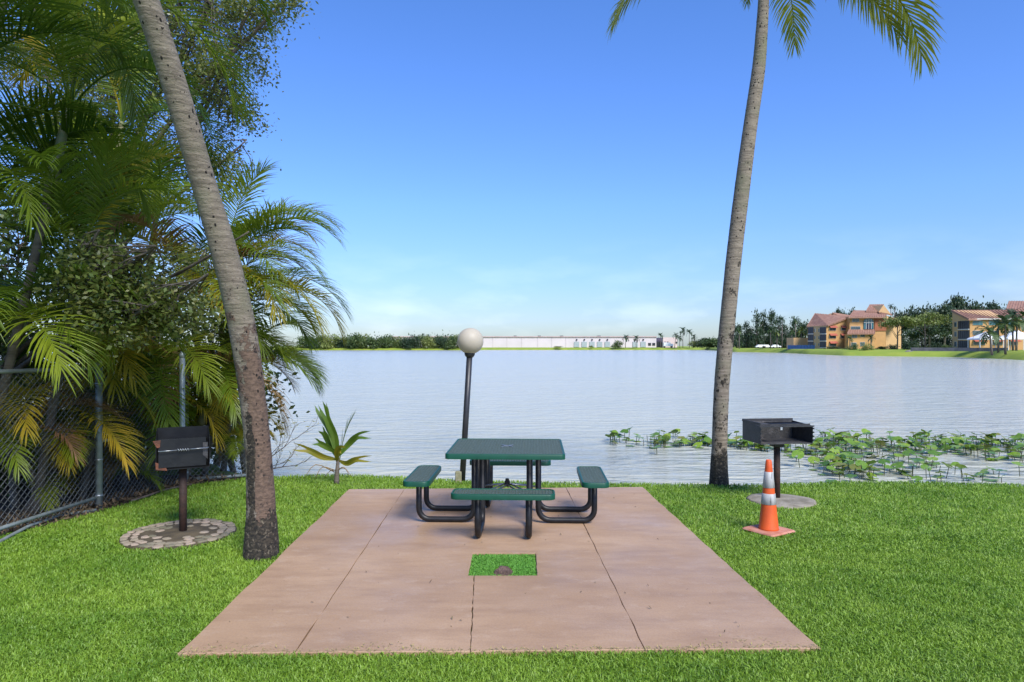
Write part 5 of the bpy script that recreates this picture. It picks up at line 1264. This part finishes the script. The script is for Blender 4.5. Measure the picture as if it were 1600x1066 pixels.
for i, (px, d, top, w_, m_, l_) in enumerate(((1335, 176, 536, 18, M_ftree, 'bright bush on the water below the left fan palm'), (1354, 172, 536, 24, M_ftreel, 'large grey-green bush on the waterline'), (1322, 180, 541, 14, M_ftree, 'small bush left of the bright waterline bush'), (1421, 166, 528, 22, M_ftreed, 'very dark bush left of the pale trunk'), (1430, 170, 535, 16, M_ftreed, 'dark bush at the pale trunk'),
     (1462, 165, 534, 20, M_ftreed, 'left dark bush beside the balconied house'), (1476, 163, 537, 16, M_ftree, 'green bush beside the balconied house'), (1486, 162, 540, 10, M_ftreed, 'small bush at the balconied house corner'), (1300, 205, 541, 26, M_ftreed, 'clipped hedge before the orange apartments'), (1395, 185, 538, 22, M_ftreed, 'dark bush right of the fan palms'), (1376, 185, 540, 18, M_ftree, 'low bush between fan palm and spreading tree'))):
    far_tree(px, d, top, w_, 'bush', m_, l_, GQ, i, base_z=(-.4 if px in (1335, 1354, 1322) else None), trunk=False, name='bush', cat='bush')
GK = 'palms before the white tents'
far_palm(1550, 124, 517, 26, 'palm with slanting trunk before the pyramid tent', GK, 0, -4, M_ftree, .4); far_palm(1571, 126, 507, 24, 'stout palm between the two tents', GK, 1, 0, M_ftree, .5)
far_palm(1583, 130, 494, 20, 'tall palm left of the right tent post', GK, 2, -1, M_ftreed, .6); far_palm(1588, 128, 500, 22, 'slim palm right of the tall tent palm', GK, 0, 1, M_ftree, .6); far_palm(1604, 130, 500, 22, 'palm at the extreme right edge', GK, 1, 1, M_ftree, .6); far_palm(1560, 132, 509, 18, 'thin palm behind the pyramid tent pole', GK, 2, 0, M_ftree, .6)

for i, (px, d, top, w_) in enumerate(((1405, 258, 520, 40), (1432, 256, 518, 40), (1458, 255, 519, 40), (1480, 250, 518, 36), (1392, 240, 530, 30))):
    far_tree(px, d, top, w_, 'bush', M_ftreed, 'dark undergrowth between the apartment houses, ' + nth(sorted((1405, 1432, 1458, 1480, 1392)).index(px), 5), 'undergrowth between the apartment houses', i, trunk=False, name='bush', cat='bush')

# bits of leaf and grit blown on to the patio
n_ = 70; rg_ = np.random.default_rng(12); xx = rg_.uniform(-1.85, 1.65, n_); yy = rg_.uniform(4.1, 8.5, n_)
k_ = ~((xx > HX0 - .05) & (xx < HX1 + .05) & (yy > HY0 - .05) & (yy < HY1 + .05)); P = np.stack([xx[k_], yy[k_], np.full(k_.sum(), ZS + .004)], 1)
tag(obj('leaf_bits', leaf_mesh('leaf_bits', P, .028, 61, .4, 9), MATS['dead_leaf']), 'tiny dry leaf bits scattered on the patio', 'leaf litter', kind='stuff')
n_ = 900; t_ = rg_.uniform(0, 1, n_); P = np.stack([FL[0] + (FR[0] - FL[0]) * t_, FL[1] + (FR[1] - FL[1]) * t_ + np.abs(rg_.normal(0, .035, n_)) * (.3 + np.clip(np.sin(t_ * 23) + np.sin(t_ * 9), 0, 2)), np.full(n_, ZS + .003)], 1)
tag(obj('grass_clippings', leaf_mesh('grass_clippings', P, .022, 62, .25, 9), mat('dry_clipping', (.42, .33, .12), (.30, .26, .08), .9, 9, tint=(.22, .17, .07))), 'dry yellow grass clippings along the front edge of the patio', 'grass clippings', kind='stuff')
